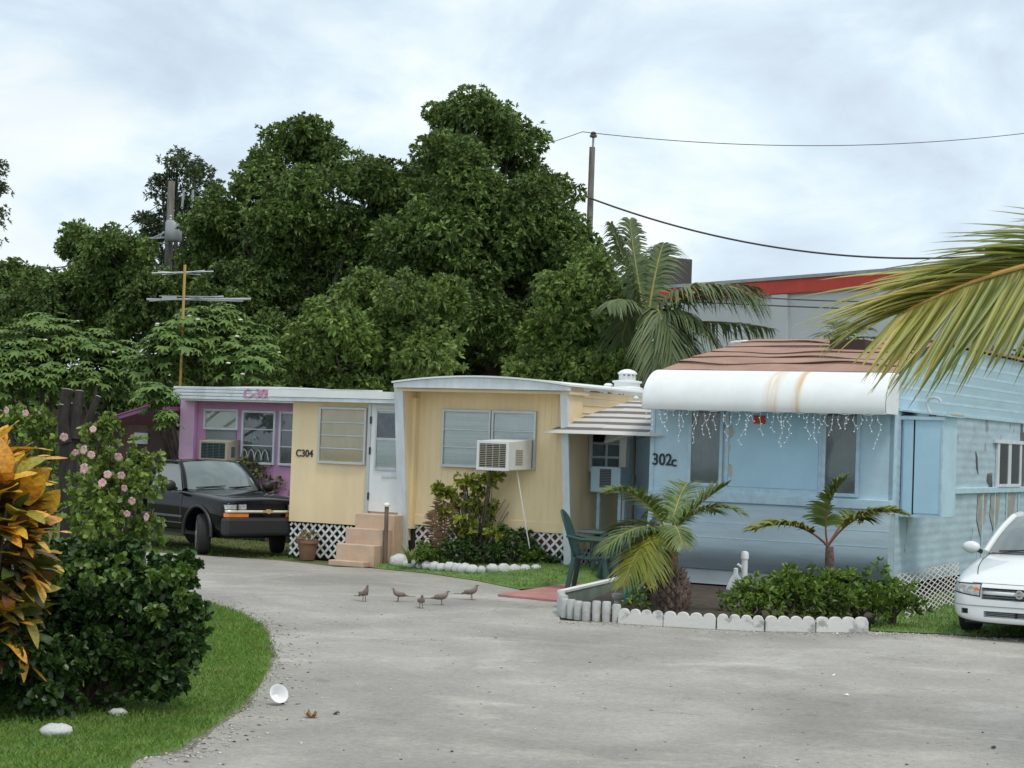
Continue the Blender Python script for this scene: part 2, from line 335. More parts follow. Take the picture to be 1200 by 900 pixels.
# ------------------------------------------------------------------ ground, road, lawns
def road_mat():
    m = mat('worn_asphalt', (.345, .335, .315), .9, bump=.35, bscale=55); n = m.node_tree.nodes; l = m.node_tree.links; b = n['Principled BSDF']
    tcn = n.new('ShaderNodeTexCoord')
    def nz(scale, st, det=8, rough=.6):
        mpn = n.new('ShaderNodeMapping'); mpn.inputs['Scale'].default_value = st; mpn.inputs['Rotation'].default_value = (0, 0, .25); l.new(tcn.outputs['Object'], mpn.inputs[0])
        t = n.new('ShaderNodeTexNoise'); t.inputs['Scale'].default_value = scale; t.inputs['Detail'].default_value = det; t.inputs['Roughness'].default_value = rough; t.inputs['Distortion'].default_value = .4
        l.new(mpn.outputs[0], t.inputs['Vector']); return t
    def rp(t, stops):
        r = n.new('ShaderNodeValToRGB'); e = r.color_ramp.elements
        while len(e) < len(stops): e.new(.5)
        for k, (p, c) in enumerate(stops): e[k].position = p; e[k].color = (*c, 1)
        l.new(t.outputs['Fac'], r.inputs['Fac']); return r
    def mx(kind, a, bb, fac):
        q = n.new('ShaderNodeMix'); q.data_type = 'RGBA'; q.blend_type = kind; q.inputs['Factor'].default_value = fac
        l.new(a, q.inputs['A']); l.new(bb, q.inputs['B']); return q.outputs['Result']
    base = rp(nz(.45, (1, .8, 1)), [(.33, (.25, .238, .216)), (.5, (.32, .304, .278)), (.66, (.405, .387, .354))]).outputs['Color']
    streak = rp(nz(1.1, (.85, 1.2, 1), 10, .75), [(.30, (.88, .88, .88)), (.55, (1, 1, 1)), (.72, (1.10, 1.095, 1.08))]).outputs['Color']
    grit = rp(nz(70, (1, 1, 1), 4, .8), [(.3, (.80, .80, .80)), (.7, (1.2, 1.2, 1.2))]).outputs['Color']
    patch = rp(nz(.8, (.75, 1.15, 1), 10, .72), [(.54, (1, 1, 1)), (.64, (1.24, 1.23, 1.21))]).outputs['Color']
    mid = rp(nz(16, (1, 1, 1), 6, .75), [(.32, (.80, .80, .80)), (.68, (1.18, 1.18, 1.18))]).outputs['Color']
    dirt = rp(nz(2.3, (.7, 1.2, 1), 9, .75), [(.60, (1, 1, 1)), (.70, (.80, .78, .74))]).outputs['Color']
    c = mx('MULTIPLY', base, streak, 1); c = mx('MULTIPLY', c, grit, .8); c = mx('MULTIPLY', c, dirt, .8); c = mx('MULTIPLY', c, mid, .9); c = mx('MULTIPLY', c, patch, 1)
    vo = n.new('ShaderNodeTexVoronoi'); vo.feature = 'DISTANCE_TO_EDGE'; vo.inputs['Scale'].default_value = .42
    wz = nz(1.3, (1, 1, 1), 6, .7); va = n.new('ShaderNodeVectorMath'); va.operation = 'MULTIPLY_ADD'; va.inputs[1].default_value = (1.6, 1.6, 1.6)
    l.new(wz.outputs['Color'], va.inputs[0]); l.new(tcn.outputs['Object'], va.inputs[2]); l.new(va.outputs[0], vo.inputs['Vector'])
    cr = n.new('ShaderNodeValToRGB'); cr.color_ramp.elements[0].position = .0; cr.color_ramp.elements[0].color = (.62, .6, .57, 1); cr.color_ramp.elements[1].position = .012; cr.color_ramp.elements[1].color = (1, 1, 1, 1); l.new(vo.outputs['Distance'], cr.inputs['Fac'])
    msk = rp(nz(.33, (1, 1, 1), 3, .5), [(.50, (0, 0, 0)), (.62, (1, 1, 1))])
    qq = n.new('ShaderNodeMix'); qq.data_type = 'RGBA'; qq.blend_type = 'MULTIPLY'; l.new(msk.outputs['Color'], qq.inputs['Factor']); l.new(c, qq.inputs['A']); l.new(cr.outputs['Color'], qq.inputs['B']); c = qq.outputs['Result']
    oil = rp(nz(1.9, (1, 1, 1), 5, .6), [(.66, (1, 1, 1)), (.74, (.72, .71, .70))]).outputs['Color']; c = mx('MULTIPLY', c, oil, .8)
    l.new(c, b.inputs['Base Color']); return m
soil = mat('soil', (.065, .05, .035), .95, var=.4, vscale=6, bump=.6, bscale=30)
earth = mat('grassy_earth', (.085, .13, .035), .95, var=.35, vscale=2, col2=(.13, .115, .06), bump=.4)
turf = mat('turf', (.12, .21, .05), .95, var=.3, vscale=2.5, bump=.5, bscale=60)
g = MB(); g.add([(-400, -60, -.02), (400, -60, -.02), (400, 900, -.02), (-400, 900, -.02)], [(0, 1, 2, 3)])
tag(g.build('ground', earth), kind='structure')
def poly_sheet(name, pts, m, z, th=.0, zf=None):
    bm = bmesh.new(); vs_ = [bm.verts.new((p[0], p[1], (zf(p) if zf else z))) for p in pts]
    f = bm.faces.new(vs_); bm.normal_update()
    if f.normal.z < 0: f.normal_flip()
    bmesh.ops.triangulate(bm, faces=bm.faces)
    me = bpy.data.meshes.new(name); bm.to_mesh(me); bm.free(); o = link(name, me, m); return o
def smooth_line(pts, n=6):
    P = [Vector(p) for p in pts]; outp = []
    for i in range(len(P)-1):
        p0, p1, p2, p3 = P[max(i-1, 0)], P[i], P[i+1], P[min(i+2, len(P)-1)]
        for k in range(n):
            t = k/n; outp.append(.5*((2*p1)+(p2-p0)*t+(2*p0-5*p1+4*p2-p3)*t*t+(3*p1-p0-3*p2+p3)*t*t*t))
    return outp+[P[-1]]
verge_px = [(150, 905), (205, 880), (252, 850), (298, 813), (317, 772), (311, 741), (284, 721), (238, 706), (190, 697), (120, 690)]
verge_edge = smooth_line([Vector((-.9, 4, 0)), Vector((-1.35, 8, 0))]+[G(*p) for p in verge_px], 8)
verge_edge = [p+Vector((random.uniform(-.012, .012), random.uniform(-.015, .015), 0)) for p in verge_edge]
far_px = [(60, 644), (160, 646), (240, 651), (330, 657), (392, 664), (440, 666), (500, 672), (560, 681), (608, 691), (655, 705)]
far_edge = [G(*p) for p in far_px]
lawn2_px = [(1020, 740), (1060, 742), (1110, 744), (1150, 747), (1230, 748), (1330, 752)]
bed_px = [(656, 727), (740, 731), (840, 737), (930, 741), (1020, 741)]
road_pts = [Vector((-1.0, -20, 0))]+verge_edge+[G(40, 688), G(-200, 683), G(-260, 650)]+far_edge+[G(*p) for p in bed_px]+[G(*p) for p in lawn2_px[1:]]+[Vector((16, 19, 0)), Vector((16, -20, 0))]
road = poly_sheet('road', road_pts, road_mat(), 0.0); tag(road, kind='structure')
verge = poly_sheet('verge', [Vector((-1.0, -20, 0))]+verge_edge+[G(40, 688), G(-200, 683), Vector((-14, 10, 0)), Vector((-14, -20, 0))], turf, .005); tag(verge, kind='structure')
eo = [p+Vector((.035+.03*math.sin(i*.55)+.02*math.sin(i*.23+1), -.02, 0)) for i, p in enumerate(verge_edge)]; ei = [p+Vector((-.25, .1, 0)) for p in verge_edge]
tag(poly_sheet('verge_soil', eo+ei[::-1], mat('edge_grit', (.20, .185, .155), .95, var=.4, vscale=9, bump=.5), .0028), kind='structure')

# yellow trailer's lawn rises gently from the road to the trailer
TH = R(29)
FY = Frame(G(337, 653), TH); FB = Frame(G(1042, 708), TH)
lawn_front = [G(*p) for p in far_px[5:]]
lawn_back_z = .20
def lawn_height(p):
    d = -FY.loc((p[0], p[1], 0)).y      # distance in front of the trailer
    return .006+lawn_back_z*max(0, min(1, 1-(d-.25)/2.3))**1.0*1.0 if True else 0
LA = [G(*p) for p in [(436, 666), (500, 672), (560, 681), (608, 691), (660, 688), (735, 686)]]
lw = MB()
def lawn_fn(u, v):
    i = u*(len(LA)-1); k = min(int(i), len(LA)-2); a = LA[k].lerp(LA[k+1], i-k)
    l = FY.loc(a); b = FY.wld(l.x+1.0*0, .3, 0); p = a.lerp(b, v); z = .008+lawn_back_z*min(1, v*1.15)
    return (p.x, p.y, z)
lw.grid(lawn_fn, 30, 12); lawn = lw.build('lawn', turf, smooth=True); tag(lawn, kind='structure')
side_lawn = poly_sheet('side_lawn', [G(*p) for p in lawn2_px]+[G(1330, 690), G(1100, 697), G(1035, 712)], turf, .012); tag(side_lawn, kind='structure')
patio_red = mat('red_concrete', (.40, .185, .165), .85, var=.16, vscale=2.5, bump=.2)
PT = [G(583, 699), G(655, 706), G(733, 692), G(775, 690), G(760, 672), G(700, 681), G(640, 690)]
pb = MB(); pb.prism([(p.x, p.y) for p in PT], -.02, .035, 'Z'); tag(pb.build('patio', patio_red, bevel=.01), kind='structure')
# grass blades
grass_m = mat('grass_blade', (.14, .275, .035), .6, col2=(.18, .26, .045), vscale=2.2, island=.35, trans=.3)
def inside(P, poly):
    x, y = P[:, 0], P[:, 1]; c = np.zeros(len(P), bool); n = len(poly)
    for i in range(n):
        a, b = poly[i], poly[(i+1) % n]
        t = ((a[1] > y) != (b[1] > y)) & (x < (b[0]-a[0])*(y-a[1])/((b[1]-a[1]) or 1e-9)+a[0]); c ^= t
    return c
def grass(name, poly, n, h, label, zf=None, z0=.012, jit=.03, wid=.006):
    xs = [p[0] for p in poly]; ys = [p[1] for p in poly]
    P = np.stack([RNG.uniform(min(xs), max(xs), n), RNG.uniform(min(ys), max(ys), n), np.zeros(n)], 1)
    P = P[inside(P+RNG.normal(size=P.shape)*jit*RNG.choice([.4, 1, 2.2], (n, 1)), poly)]
    clump = .6+.5*np.sin(P[:, 0]*5.1+np.sin(P[:, 1]*3.3)*2)*np.sin(P[:, 1]*4.3)
    P[:, 2] = [zf(p) for p in P] if zf else z0
    m = len(P); D = rdir(m)*.55; D[:, 2] = np.abs(D[:, 2])+.75
    L = h*RNG.uniform(.5, 1.25, m)*(.75+.35*clump)
    me = leaf_mesh(name, P-np.array([0, 0, .005]), D, L, wid*RNG.uniform(.7, 1.5, m), .1, .35)
    o = link(name, me, grass_m); tag(o, label, 'grass', kind='stuff'); return o
vp = [p for p in verge_edge if p.y > 7.5]; vpoly = vp+[Vector((-6.5, vp[-1].y, 0)), Vector((-6.5, 7.5, 0))]
grass('verge_grass', vpoly, 210000, .075, 'short green grass of the verge round the dark hedge')
lp = [Vector(lawn_fn(k/30, 0)) for k in range(31)]+[Vector(lawn_fn(1-k/30, 1)) for k in range(31)]
lawn_tri = lw
def lawn_z(p):
    # nearest row interpolation on the lawn grid
    best = min(range(31), key=lambda k: abs(np.cross(np.array(lawn_fn(k/30, 1))[:2]-np.array(lawn_fn(k/30, 0))[:2], p[:2]-np.array(lawn_fn(k/30, 0))[:2])))
    a = np.array(lawn_fn(best/30, 0)); b = np.array(lawn_fn(best/30, 1)); t = np.dot(p[:2]-a[:2], b[:2]-a[:2])/max(1e-6, np.dot(b[:2]-a[:2], b[:2]-a[:2]))
    return .008+lawn_back_z*min(1, max(0, t)*1.15)
grass('lawn_grass', lp, 9000, .06, 'short grass of the lawn before the yellow trailer', zf=lawn_z, wid=.012)
grass('side_lawn_grass', [G(*p)+Vector((0, .02, 0)) for p in lawn2_px]+[G(1330, 690), G(1100, 697), G(1035, 712)], 26000, .09, 'short grass beside the white car', wid=.010)
TP = [Vector((-9.5, 33.6, 0)), FY.wld(-.9, -1.2), FY.wld(.25, -.15), FY.wld(.1, 6), Vector((-9, 37, 0))]
TP[0] = G(150, 647)+Vector((0, .1, 0)); TP[1] = G(330, 655)+Vector((0, .1, 0))
grass('parking_grass', TP, 12000, .07, 'rough grass under the black pickup', z0=-.02, wid=.012)

# loose grit and bits along the road edges
def pebbles(name, label, P, s0, s1, m_):
    n = len(P); V, F = [], []; base = np.array([(0, 0, 1), (1, 0, 0), (0, 1, 0), (-1, 0, 0), (0, -1, 0), (0, 0, -.3)], float); bf = np.array([(0, 1, 2), (0, 2, 3), (0, 3, 4), (0, 4, 1), (5, 2, 1), (5, 3, 2), (5, 4, 3), (5, 1, 4)])
    for i in range(n):
        s = random.uniform(s0, s1); a = random.uniform(0, 3.1); q = base*np.array([s, s*random.uniform(.5, 1), s*.5])*RNG.uniform(.7, 1.3, (6, 3)); c_, s_ = math.cos(a), math.sin(a)
        V.append(q@np.array([[c_, s_, 0], [-s_, c_, 0], [0, 0, 1]])+P[i]); F.append(bf+6*i)
    tag(link(name, rmesh(name, np.concatenate(V), np.concatenate(F)), m_), label, 'gravel', kind='stuff')
PP = []
bedl = [G(*p) for p in bed_px+lawn2_px]
for i in range(1100):
    k = random.randrange(len(bedl)-1); p = bedl[k].lerp(bedl[k+1], random.random()); PP.append((p.x+random.gauss(0, .05), p.y-abs(random.gauss(0, .22))-.02, .002))
for i in range(900):
    p = random.choice(vpx := [q for q in verge_edge if q.y > 8]); PP.append((p.x+abs(random.gauss(0, .16))+.03, p.y+random.gauss(0, .1), .002))
for i in range(700): PP.append((random.uniform(-2.5, 6), random.uniform(8.5, 24), .001))
pebbles('road_grit', 'loose pale grit scattered along the road edges', np.array(PP), .006, .020, mat('grit', (.42, .40, .36), .9, island=.5))
PP = [(random.uniform(-2, 6), random.uniform(9, 26), .002) for i in range(45)]+[(p.x+abs(random.gauss(0, .25)), p.y+random.gauss(0, .2), .003) for p in verge_edge if p.y > 8]
pebbles('leaf_bits', 'dry brown leaf bits scattered on the road', np.array(PP), .008, .022, mat('dry_bits', (.15, .10, .055), .9, island=.5))

# ------------------------------------------------------------------ window, lattice, air conditioner
def window(parent, x0, x1, z0, z1, y, rows, cols, fm, blind, fw=.035, deep=.05, mull=.022, blinds=None):
    f = MB(); b = deep
    f.box(x0-fw, x0, y-b, y+.004, z0-fw, z1+fw).box(x1, x1+fw, y-b, y+.004, z0-fw, z1+fw).box(x0, x1, y-b, y+.004, z1, z1+fw).box(x0, x1, y-b-.012, y+.004, z0-fw, z0)
    dz = (z1-z0)/rows; dx = (x1-x0)/cols
    for k in range(1, rows): f.box(x0, x1, y-b*.75, y-.006, z0+k*dz-mull/2, z0+k*dz+mull/2)
    for k in range(1, cols): f.box(x0+k*dx-mull/2, x0+k*dx+mull/2, y-b*.8, y-.006, z0, z1)
    o = f.build('window', fm, parent, bevel=.004)
    for i in range(cols):
        for j in range(rows):
            q = MB(); q.box(x0+i*dx+mull*.4, x0+(i+1)*dx-mull*.4, y-b*.55, y-b*.55+.005, z0+j*dz+mull*.4, z0+(j+1)*dz-mull*.4); q.build('pane', pane, o)
    q = MB(); n = max(6, int((x1-x0)/.07))
    q.grid(lambda u, v: (x0+(x1-x0)*u, y-.010+.004*math.sin(u*n*3.1), z0+(z1-z0)*v), n*2, 2); q.build('blind', blind, o, smooth=True, fix=False)
    return o
def lattice(w_, h_, sp, sw, th=.012):
    m = MB()
    for s in (1, -1):
        c = -h_ if s > 0 else 0
        cs = np.arange(-max(w_, h_)-h_, max(w_, h_)+w_+h_, sp*math.sqrt(2))
        for c in cs:
            # line x = c + s*z
            pts = []
            za, zb = 0.0, h_; xa, xb = c+s*za, c+s*zb
            def clip(xlim):
                return (xlim-c)/s
            lo, hi = 0.0, h_
            z1_, z2_ = clip(0), clip(w_)
            lo = max(lo, min(z1_, z2_)); hi = min(hi, max(z1_, z2_))
            if hi-lo < .02: continue
            y = .0 if s > 0 else th*.95
            m.bar((c+s*lo, y, lo), (c+s*hi, y, hi), sw, th, up=(0, 1, 0))
    return m
lat_m = mat('lattice_white', (.74, .76, .76), .6, var=.12, vscale=5)
lat_cream = mat('lattice_cream', (.60, .59, .55), .7, var=.15, vscale=6)

# ------------------------------------------------------------------ YELLOW TRAILER C304
yel = frame_root('trailer_home', FY, 'yellow mobile home with white arched roof edge and number C304', 'mobile home')
X = lambda px, y=0, py=560: FY.px(px, py, y)[0]
Z = lambda py, px, y=0: FY.px(px, py, y)[1]
ax1 = X(466); az0 = Z(611, 345); az1 = Z(471, 345)
MY = .12                                            # main front wall sits a hand back behind its side fins
mx0, mx1 = X(465, -.1), X(667, -.1)
m = MB(); m.box(0, ax1+.3, 0, 5.5, az0, az1+.12); m.build('annex_wall', yellow, yel)
m = MB(); m.box(.03, ax1+.3, .08, 5.4, 0, az0-.01); m.build('annex_footing', dark, yel)
# annex roof slab with a stepped fascia
rz0, rz1 = Z(470.5, 400, -.25), Z(459, 400, -.25); rx0 = X(316, -.25, 465)
m = MB(); m.prism([(-.25, rz0), (5.6, rz0+.1), (5.6, rz1+.16), (-.25, rz1)], rx0, mx0+.04, 'X'); m.build('annex_roof', white_trim, yel, bevel=.01)
m = MB(); m.box(rx0-.01, mx0+.03, -.285, -.252, rz0+.055, rz1+.012); m.build('fascia_board', white_paint, yel)
m = MB(); m.box(rx0-.01, mx0+.03, -.27, -.252, rz0-.01, rz0+.045); m.build('gutter', white_trim, yel)
wx0, wx1, wz0, wz1 = X(375), X(426), Z(541, 400), Z(480, 400)
window(yel, wx0, wx1, wz0, wz1, -.002, 4, 1, alum, yellow_pane, fw=.04)
m = MB(); m.box(0.0, wx0+.1, -.004, .002, az0+.001, az1); m.build('wall_panel', yellow, yel)
# door
dx0, dx1, dz0, dz1 = X(434), X(468), Z(600, 450), Z(475, 450)
m = MB(); m.box(dx0-.06, dx0, -.05, .0, dz0-.05, dz1+.06).box(dx0, dx1, -.05, 0, dz1, dz1+.06); m.build('door_frame', alum, yel, bevel=.005)
door = MB().box(dx0, dx1+.15, -.035, -.002, dz0, dz1).build('door', white_paint, yel, bevel=.004)
gx0, gx1 = X(442), dx1+.1
for a, b, bl in ((Z(513, 450), Z(484, 450), blind_dark), (Z(547, 450), Z(516, 450), blind_grey)):
    MB().box(gx0, gx1, -.045, -.036, a, b).build('blind', bl, door); MB().box(gx0, gx1, -.058, -.053, a, b).build('pane', pane, door)
m = MB(); a, b = Z(549, 450), Z(482, 450)
m.box(gx0-.03, gx0, -.064, -.036, a-.03, b+.03).box(gx0, gx1, -.064, -.036, b, b+.03).box(gx0, gx1, -.064, -.036, a-.03, a).box(gx0, gx1, -.062, -.036, Z(516, 450), Z(513, 450)); m.build('sash', alum, door, bevel=.003)
m = MB(); a, b = Z(560, 450), Z(553, 450); m.box(X(449), dx1+.05, -.05, -.036, a, b).box(X(449)+.02, dx1+.05, -.06, -.05, a+.02, b-.02); m.build('mail_slot', white_trim, door)
m = MB()
for zz in (dz0+.25, dz0+1.0, dz1-.25): m.box(dx0-.012, dx0+.012, -.06, -.036, zz-.06, zz+.06)
m.build('hinge', black_text, door)
# main front wall
mz0 = Z(620, 570, MY)+.0; mz1 = Z(452, 570, MY)
m = MB(); m.box(mx0+.1, mx1-.08, MY, MY+.1, mz0, Z(449, 465, -.42)-.12)
nrib = 26
for k in range(nrib):
    xx = mx0+.12+(mx1-mx0-.24)*k/(nrib-1); m.box(xx-.012, xx+.012, MY-.004, MY+.01, mz0+.19, Z(449, 465, -.42)-.13)
m.build('front_wall', yellow, yel)
m = MB(); m.box(mx0+.1, mx1-.08, MY-.015, MY-.001, mz0, mz0+.17); m.build('base_board', yellow, yel, bevel=.006)
# leaning side wings: yellow wing walls with a white front edge
def wing(x, wd, ytop, ybot, outer):
    zt = Z(449, 565, -.3); m = MB(); m.prism([(ytop+.03, zt), (MY+.1, zt), (MY+.1, .42), (ybot+.03, .42)], x+.012, x+wd-.012, 'X'); m.build('wing_wall', yellow, yel)
    m = MB(); m.prism([(ytop, zt), (ytop+.05, zt), (ybot+.05, .16), (ybot, .16)], x, x+wd, 'X'); m.build('side_fin', white_trim, yel, bevel=.006)
wing(X(463, -.3, 470), .165, -.36, -.02, False)
wing(X(657.5, -.3, 470), .13, -.36, -.02, True)
# arched roof: fascia band and deck
xl, xr = X(463, -.42, 450)-.02, X(666, -.42, 450)+.02
zl, zm = Z(449, 465, -.42), Z(442.5, 565, -.42)
arch = lambda u: zl+(zm-zl)*(1-(2*u-1)**2)
na = 24
def arc_poly(dz, th): return [(xl+(xr-xl)*k/na, arch(k/na)+dz) for k in range(na+1)]+[(xl+(xr-xl)*(na-k)/na, min(arch((na-k)/na)+dz-th, zl-.06+.0*k) if th else 0) for k in range(na+1)]
m = MB(); m.prism([(xl+(xr-xl)*k/na, arch(k/na)) for k in range(na+1)]+[(xr, zl-.07), (xl, zl-.07)], -.44, -.36, 'Y'); m.build('fascia_board', white_trim, yel, bevel=.006)
m = MB(); m.prism([(xl-.02+(xr-xl+.04)*k/na, arch(k/na)+.03) for k in range(na+1)]+[(xl-.02+(xr-xl+.04)*(na-k)/na, arch((na-k)/na)+.002) for k in range(na+1)], -.47, 9.0, 'Y'); m.build('roof', white_paint, yel)
m = MB(); m.box(xl+.03, xr-.03, -.35, MY+.2, zl-.12, zl-.075); m.build('soffit', yellow, yel)
# right-hand long side
fx = mx1-.02
m = MB(); zt = zl-.03
lap = [(fx, .42)]; zz = .42
while zz < zt-.05:
    nz_ = min(zz+(.12 if zz > 2.2 else .9), zt); lap += [(fx+.016, zz+.004), (fx, nz_)]; zz = nz_
prof = [(p[0], p[1]) for p in lap]
m.prism(prof+[(fx-.1, zt), (fx-.1, .42)], MY+.1, 8.9, 'Y'); m.build('side_wall', yellow, yel)
m = MB(); m.box(fx-.03, fx+.06, MY+.1, 9.0, zt-.02, zt+.05); m.build('gutter', white_paint, yel, bevel=.008)
m = MB()
for k in range(26):
    yy = MY+.2+random.random()*3.6; m.box(fx+.055, fx+.064, yy, yy+random.uniform(.02, .12), zt-.025, zt-random.uniform(.0, .015))
tag(m.build('rust_mark', rust, yel), kind='stuff')
# side window (on the long side): two bays of three panes
s0, s1 = FY.side(689, 530, fx)[0], FY.side(724, 530, fx)[0]; sz0, sz1 = FY.side(700, 552, fx)[1], FY.side(700, 503, fx)[1]
wr = empty('window', (fx+.004, s0, 0), R(90)); wr.parent = yel
bpy.data.objects.remove(wr)
holder = MB(); L_ = s1-s0; fx += .02
for a in (0, L_/2, L_): holder.box(fx, fx+.05, s0+a-.025, s0+a+.025, sz0, sz1)
for k in range(4): zq = sz0+(sz1-sz0)*k/3; holder.box(fx, fx+.045, s0, s1, zq-.018, zq+.018)
sw = holder.build('window', alum, yel, bevel=.004)
for i in range(2):
    for j in range(3):
        dz = (sz1-sz0)/3; MB().box(fx+.02, fx+.025, s0+i*L_/2+.02, s0+(i+1)*L_/2-.02, sz0+j*dz+.015, sz0+(j+1)*dz-.015).build('pane', pane, sw)
    MB().box(fx+.002, fx+.008, s0+i*L_/2+.02, s0+(i+1)*L_/2-.02, sz0+.01, sz1-.01).build('blind', blind_pale if i == 0 else blind_grey, sw)
fx -= .02
# back and left bulk, so the trailer is closed all round
m = MB(); m.box(mx0+.1, mx1-.13, MY+.12, 8.8, .42, zl-.05); m.build('body', yellow, yel)
m = MB(); m.box(mx0+.15, mx1-.12, MY+.14, 8.7, .05, .419); m.build('underframe', dark, yel)
# front windows
a, b = Z(545, 545, MY), Z(483, 545, MY)
window(yel, X(520, MY), X(572, MY), a, b, MY-.01, 3, 1, alum, blind_grey, fw=.04)
window(yel, X(578, MY), X(625, MY), a-.0, b-.0, MY-.01, 3, 1, alum, blind_grey, fw=.04)
m = MB()
for k in range(40):
    xx = X(517, MY)+(X(628, MY)-X(517, MY))*k/39; m.box(xx-.01, xx+.01, MY-.07, MY-.06, b+.045, b+.06)
m.build('drip_cap', alum, yel)
text('C304', .17, 'house_number', black_text, yel, ((X(348)+X(362))/2+.02, -.012, Z(531.5, 356)), sx=.95)
# lattice skirts
o = lattice(X(414)-.02, az0-.06, .115, .036).build('lattice', lat_m, yel); o.location = (.02, .02, .035)
o = lattice(mx1-mx0-.3, mz0-.10, .115, .036).build('lattice', lat_m, yel); o.location = (mx0+.18, MY+.02, .12)
m = lattice(3.2, .34, .115, .036); o = m.build('lattice', lat_m, yel); o.location = (fx+.0, MY+.15, .09); o.rotation_euler = (0, 0, R(90))
m = MB(); m.box(mx0+.2, mx1-.2, MY+.07, MY+.085, .1, mz0); m.build('red_backing', mat('red_backing', (.22, .07, .07), .9), yel)
# roof vents
vx, vy, vz = FY.px(735, 447, 2.2)[0], 2.2, zl+.04
ven = MB().lathe([(.0, 0), (.27, 0), (.27, .06), (.22, .08), (.22, .14), (.25, .145), (.25, .175), (.12, .19), (.12, .26)], 20, (vx, vy, vz-.02)).build('roof_vent', white_paint, yel, smooth=True)
m = MB()
for k in range(10):
    a_ = 2*math.pi*k/10; m.bar((vx+.125*math.cos(a_), vy+.125*math.sin(a_), vz+.17), (vx+.125*math.cos(a_), vy+.125*math.sin(a_), vz+.275), .035, .01)
m.build('vent_louver', white_paint, ven)
MB().lathe([(.16, 0), (.165, .02), (.12, .06), (.05, .085), (0.001, .09)], 20, (vx, vy, vz+.265)).build('vent_cap', white_paint, ven, smooth=True)
px_, _ = FY.px(713, 452, 2.2); MB().lathe([(.03, 0), (.03, .08), (.075, .08), (.08, .11), (.05, .14), (.001, .145)], 12, (px_, 2.2, vz-.03)).build('pipe_cap', white_paint, yel, smooth=True)

# window air conditioner of the yellow trailer
def aircon(F, x, z, wd, dp, h, label, body_m, grille_m, slope=.05):
    r = empty('air_conditioner', F.wld(x, 0, z), -F.a, label, 'air conditioner')
    m = MB(); m.prism([(-dp, .0), (-.01, .02), (-.01, h+slope), (-dp, h)], 0, wd, 'X'); m.build('case', body_m, r, bevel=.012)
    m = MB(); y = -dp; e = .04
    m.box(e, wd-e, y-.012, y-.002, e, h-e).build('grille_back', dark, r)
    m = MB(); n = int((h-2*e)/.028)
    for k in range(n): zz = e+(h-2*e)*(k+.5)/n; m.box(e, wd-e, y-.026, y-.010, zz-.006, zz+.005)
    for k in range(5): xx = e+(wd-2*e)*k/4; m.box(xx-.006, xx+.006, y-.028, y-.012, e, h-e)
    m.build('grille', grille_m, r)
    m = MB(); m.box(0-.008, e, y-.03, y+.01, -.005, h+.005).box(wd-e, wd+.008, y-.03, y+.01, -.005, h+.005).box(e, wd-e, y-.03, y+.01, h-e, h+.005).box(e, wd-e, y-.03, y+.01, -.005, e)
    m.build('bezel', body_m, r, bevel=.006)
    m = MB()
    for k in range(9): zz = h*.22+h*.06*k; m.box(wd-.002, wd+.008, -dp*.72, -dp*.42, zz, zz+.012)
    m.build('side_louver', grille_m, r)
    return r
ay = -.66
ac_x0, ac_x1 = X(560.5, ay), X(597, ay); ac_z0, ac_z1 = Z(551, 578, ay), Z(517, 578, ay)
acm = mat('ac_white', (.70, .72, .72), .5, var=.06)
A1 = aircon(FY, ac_x0, ac_z0, ac_x1-ac_x0, -ay+MY-.02, ac_z1-ac_z0, 'white window air conditioner jutting from the yellow front wall', acm, mat('ac_grille', (.36, .33, .27), .6))
A1.location = FY.wld(ac_x0, MY-.06, ac_z0)
m = MB(); p0 = FY.wld((ac_x0+ac_x1)/2+.18, -.25, ac_z0+.01); p1 = FY.wld((ac_x0+ac_x1)/2+.35, -.05, .42)
m.tube([p0, p0.lerp(p1, .5)+Vector((0, 0, -.03)), p1], .011, 6); tag(m.build('drain_hose', white_paint), 'thin white drain hose hanging below the yellow trailer air conditioner', 'hose')

# concrete steps and stub rail
st = frame_root('front_steps', FY, 'salmon painted concrete steps up to the white door', 'steps')
sx0, sx1 = X(418, -.35), X(462, -.35)
hts = [dz0-.02, dz0-.20, dz0-.38, .07]
hts = [dz0-.03, (dz0-.03)*.72, (dz0-.03)*.42, .09]; run = [.32, .24, .22, .18]; y0 = -.03
for k, (h, r_) in enumerate(zip(hts, run)):
    MB().box(sx0-.02*k-.0, sx1+(.03 if k == 0 else -.02*k-.06*(k == 3)), y0-r_, y0, 0, h).build('step', terracotta, st, bevel=.012); y0 -= r_+.002
m = MB(); m.tube([(sx1+.06, -.62, .0), (sx1+.05, -.62, dz0+.12)], .035, 8); m.build('rail_post', mat('weathered_wood', (.16, .12, .09), .9, var=.3), st)
MB().lathe([(.05, 0), (.055, .03), (.03, .06), (.001, .065)], 10, (sx1+.05, -.62, dz0+.12)).build('post_cap', white_paint, st, smooth=True)

# ------------------------------------------------------------------ PINK TRAILER C-305
P0 = PD(211, 600, 37.6); FP = Frame(P0, TH)
pk = frame_root('trailer_home', FP, 'pink mobile home with white roof band reading C-305', 'mobile home')
PX = lambda px, y=0, py=520: FP.px(px, py, y)[0]
PZ = lambda py, px, y=0: FP.px(px, py, y)[1]
pw1 = 4.6; pz1 = PZ(468, 270)
m = MB(); m.box(0, pw1, 0, 8, .3, pz1+.05); m.build('wall', pink, pk)
m = MB(); m.box(-.02, PX(230), -.10, -.001, .3, pz1); m.build('corner_panel', mat('pink_panel', (.80, .52, .76), .6, var=.06), pk, bevel=.01)
m = MB(); m.box(.05, pw1-.05, .05, 7.9, 0, .3); m.build('footing', dark, pk)
fx0 = PX(204, -.45, 462); fz0, fzl, fzm = PZ(469, 215, -.45), PZ(456.5, 206, -.45), PZ(452.5, 285, -.45)
fx1 = fx0+4.9
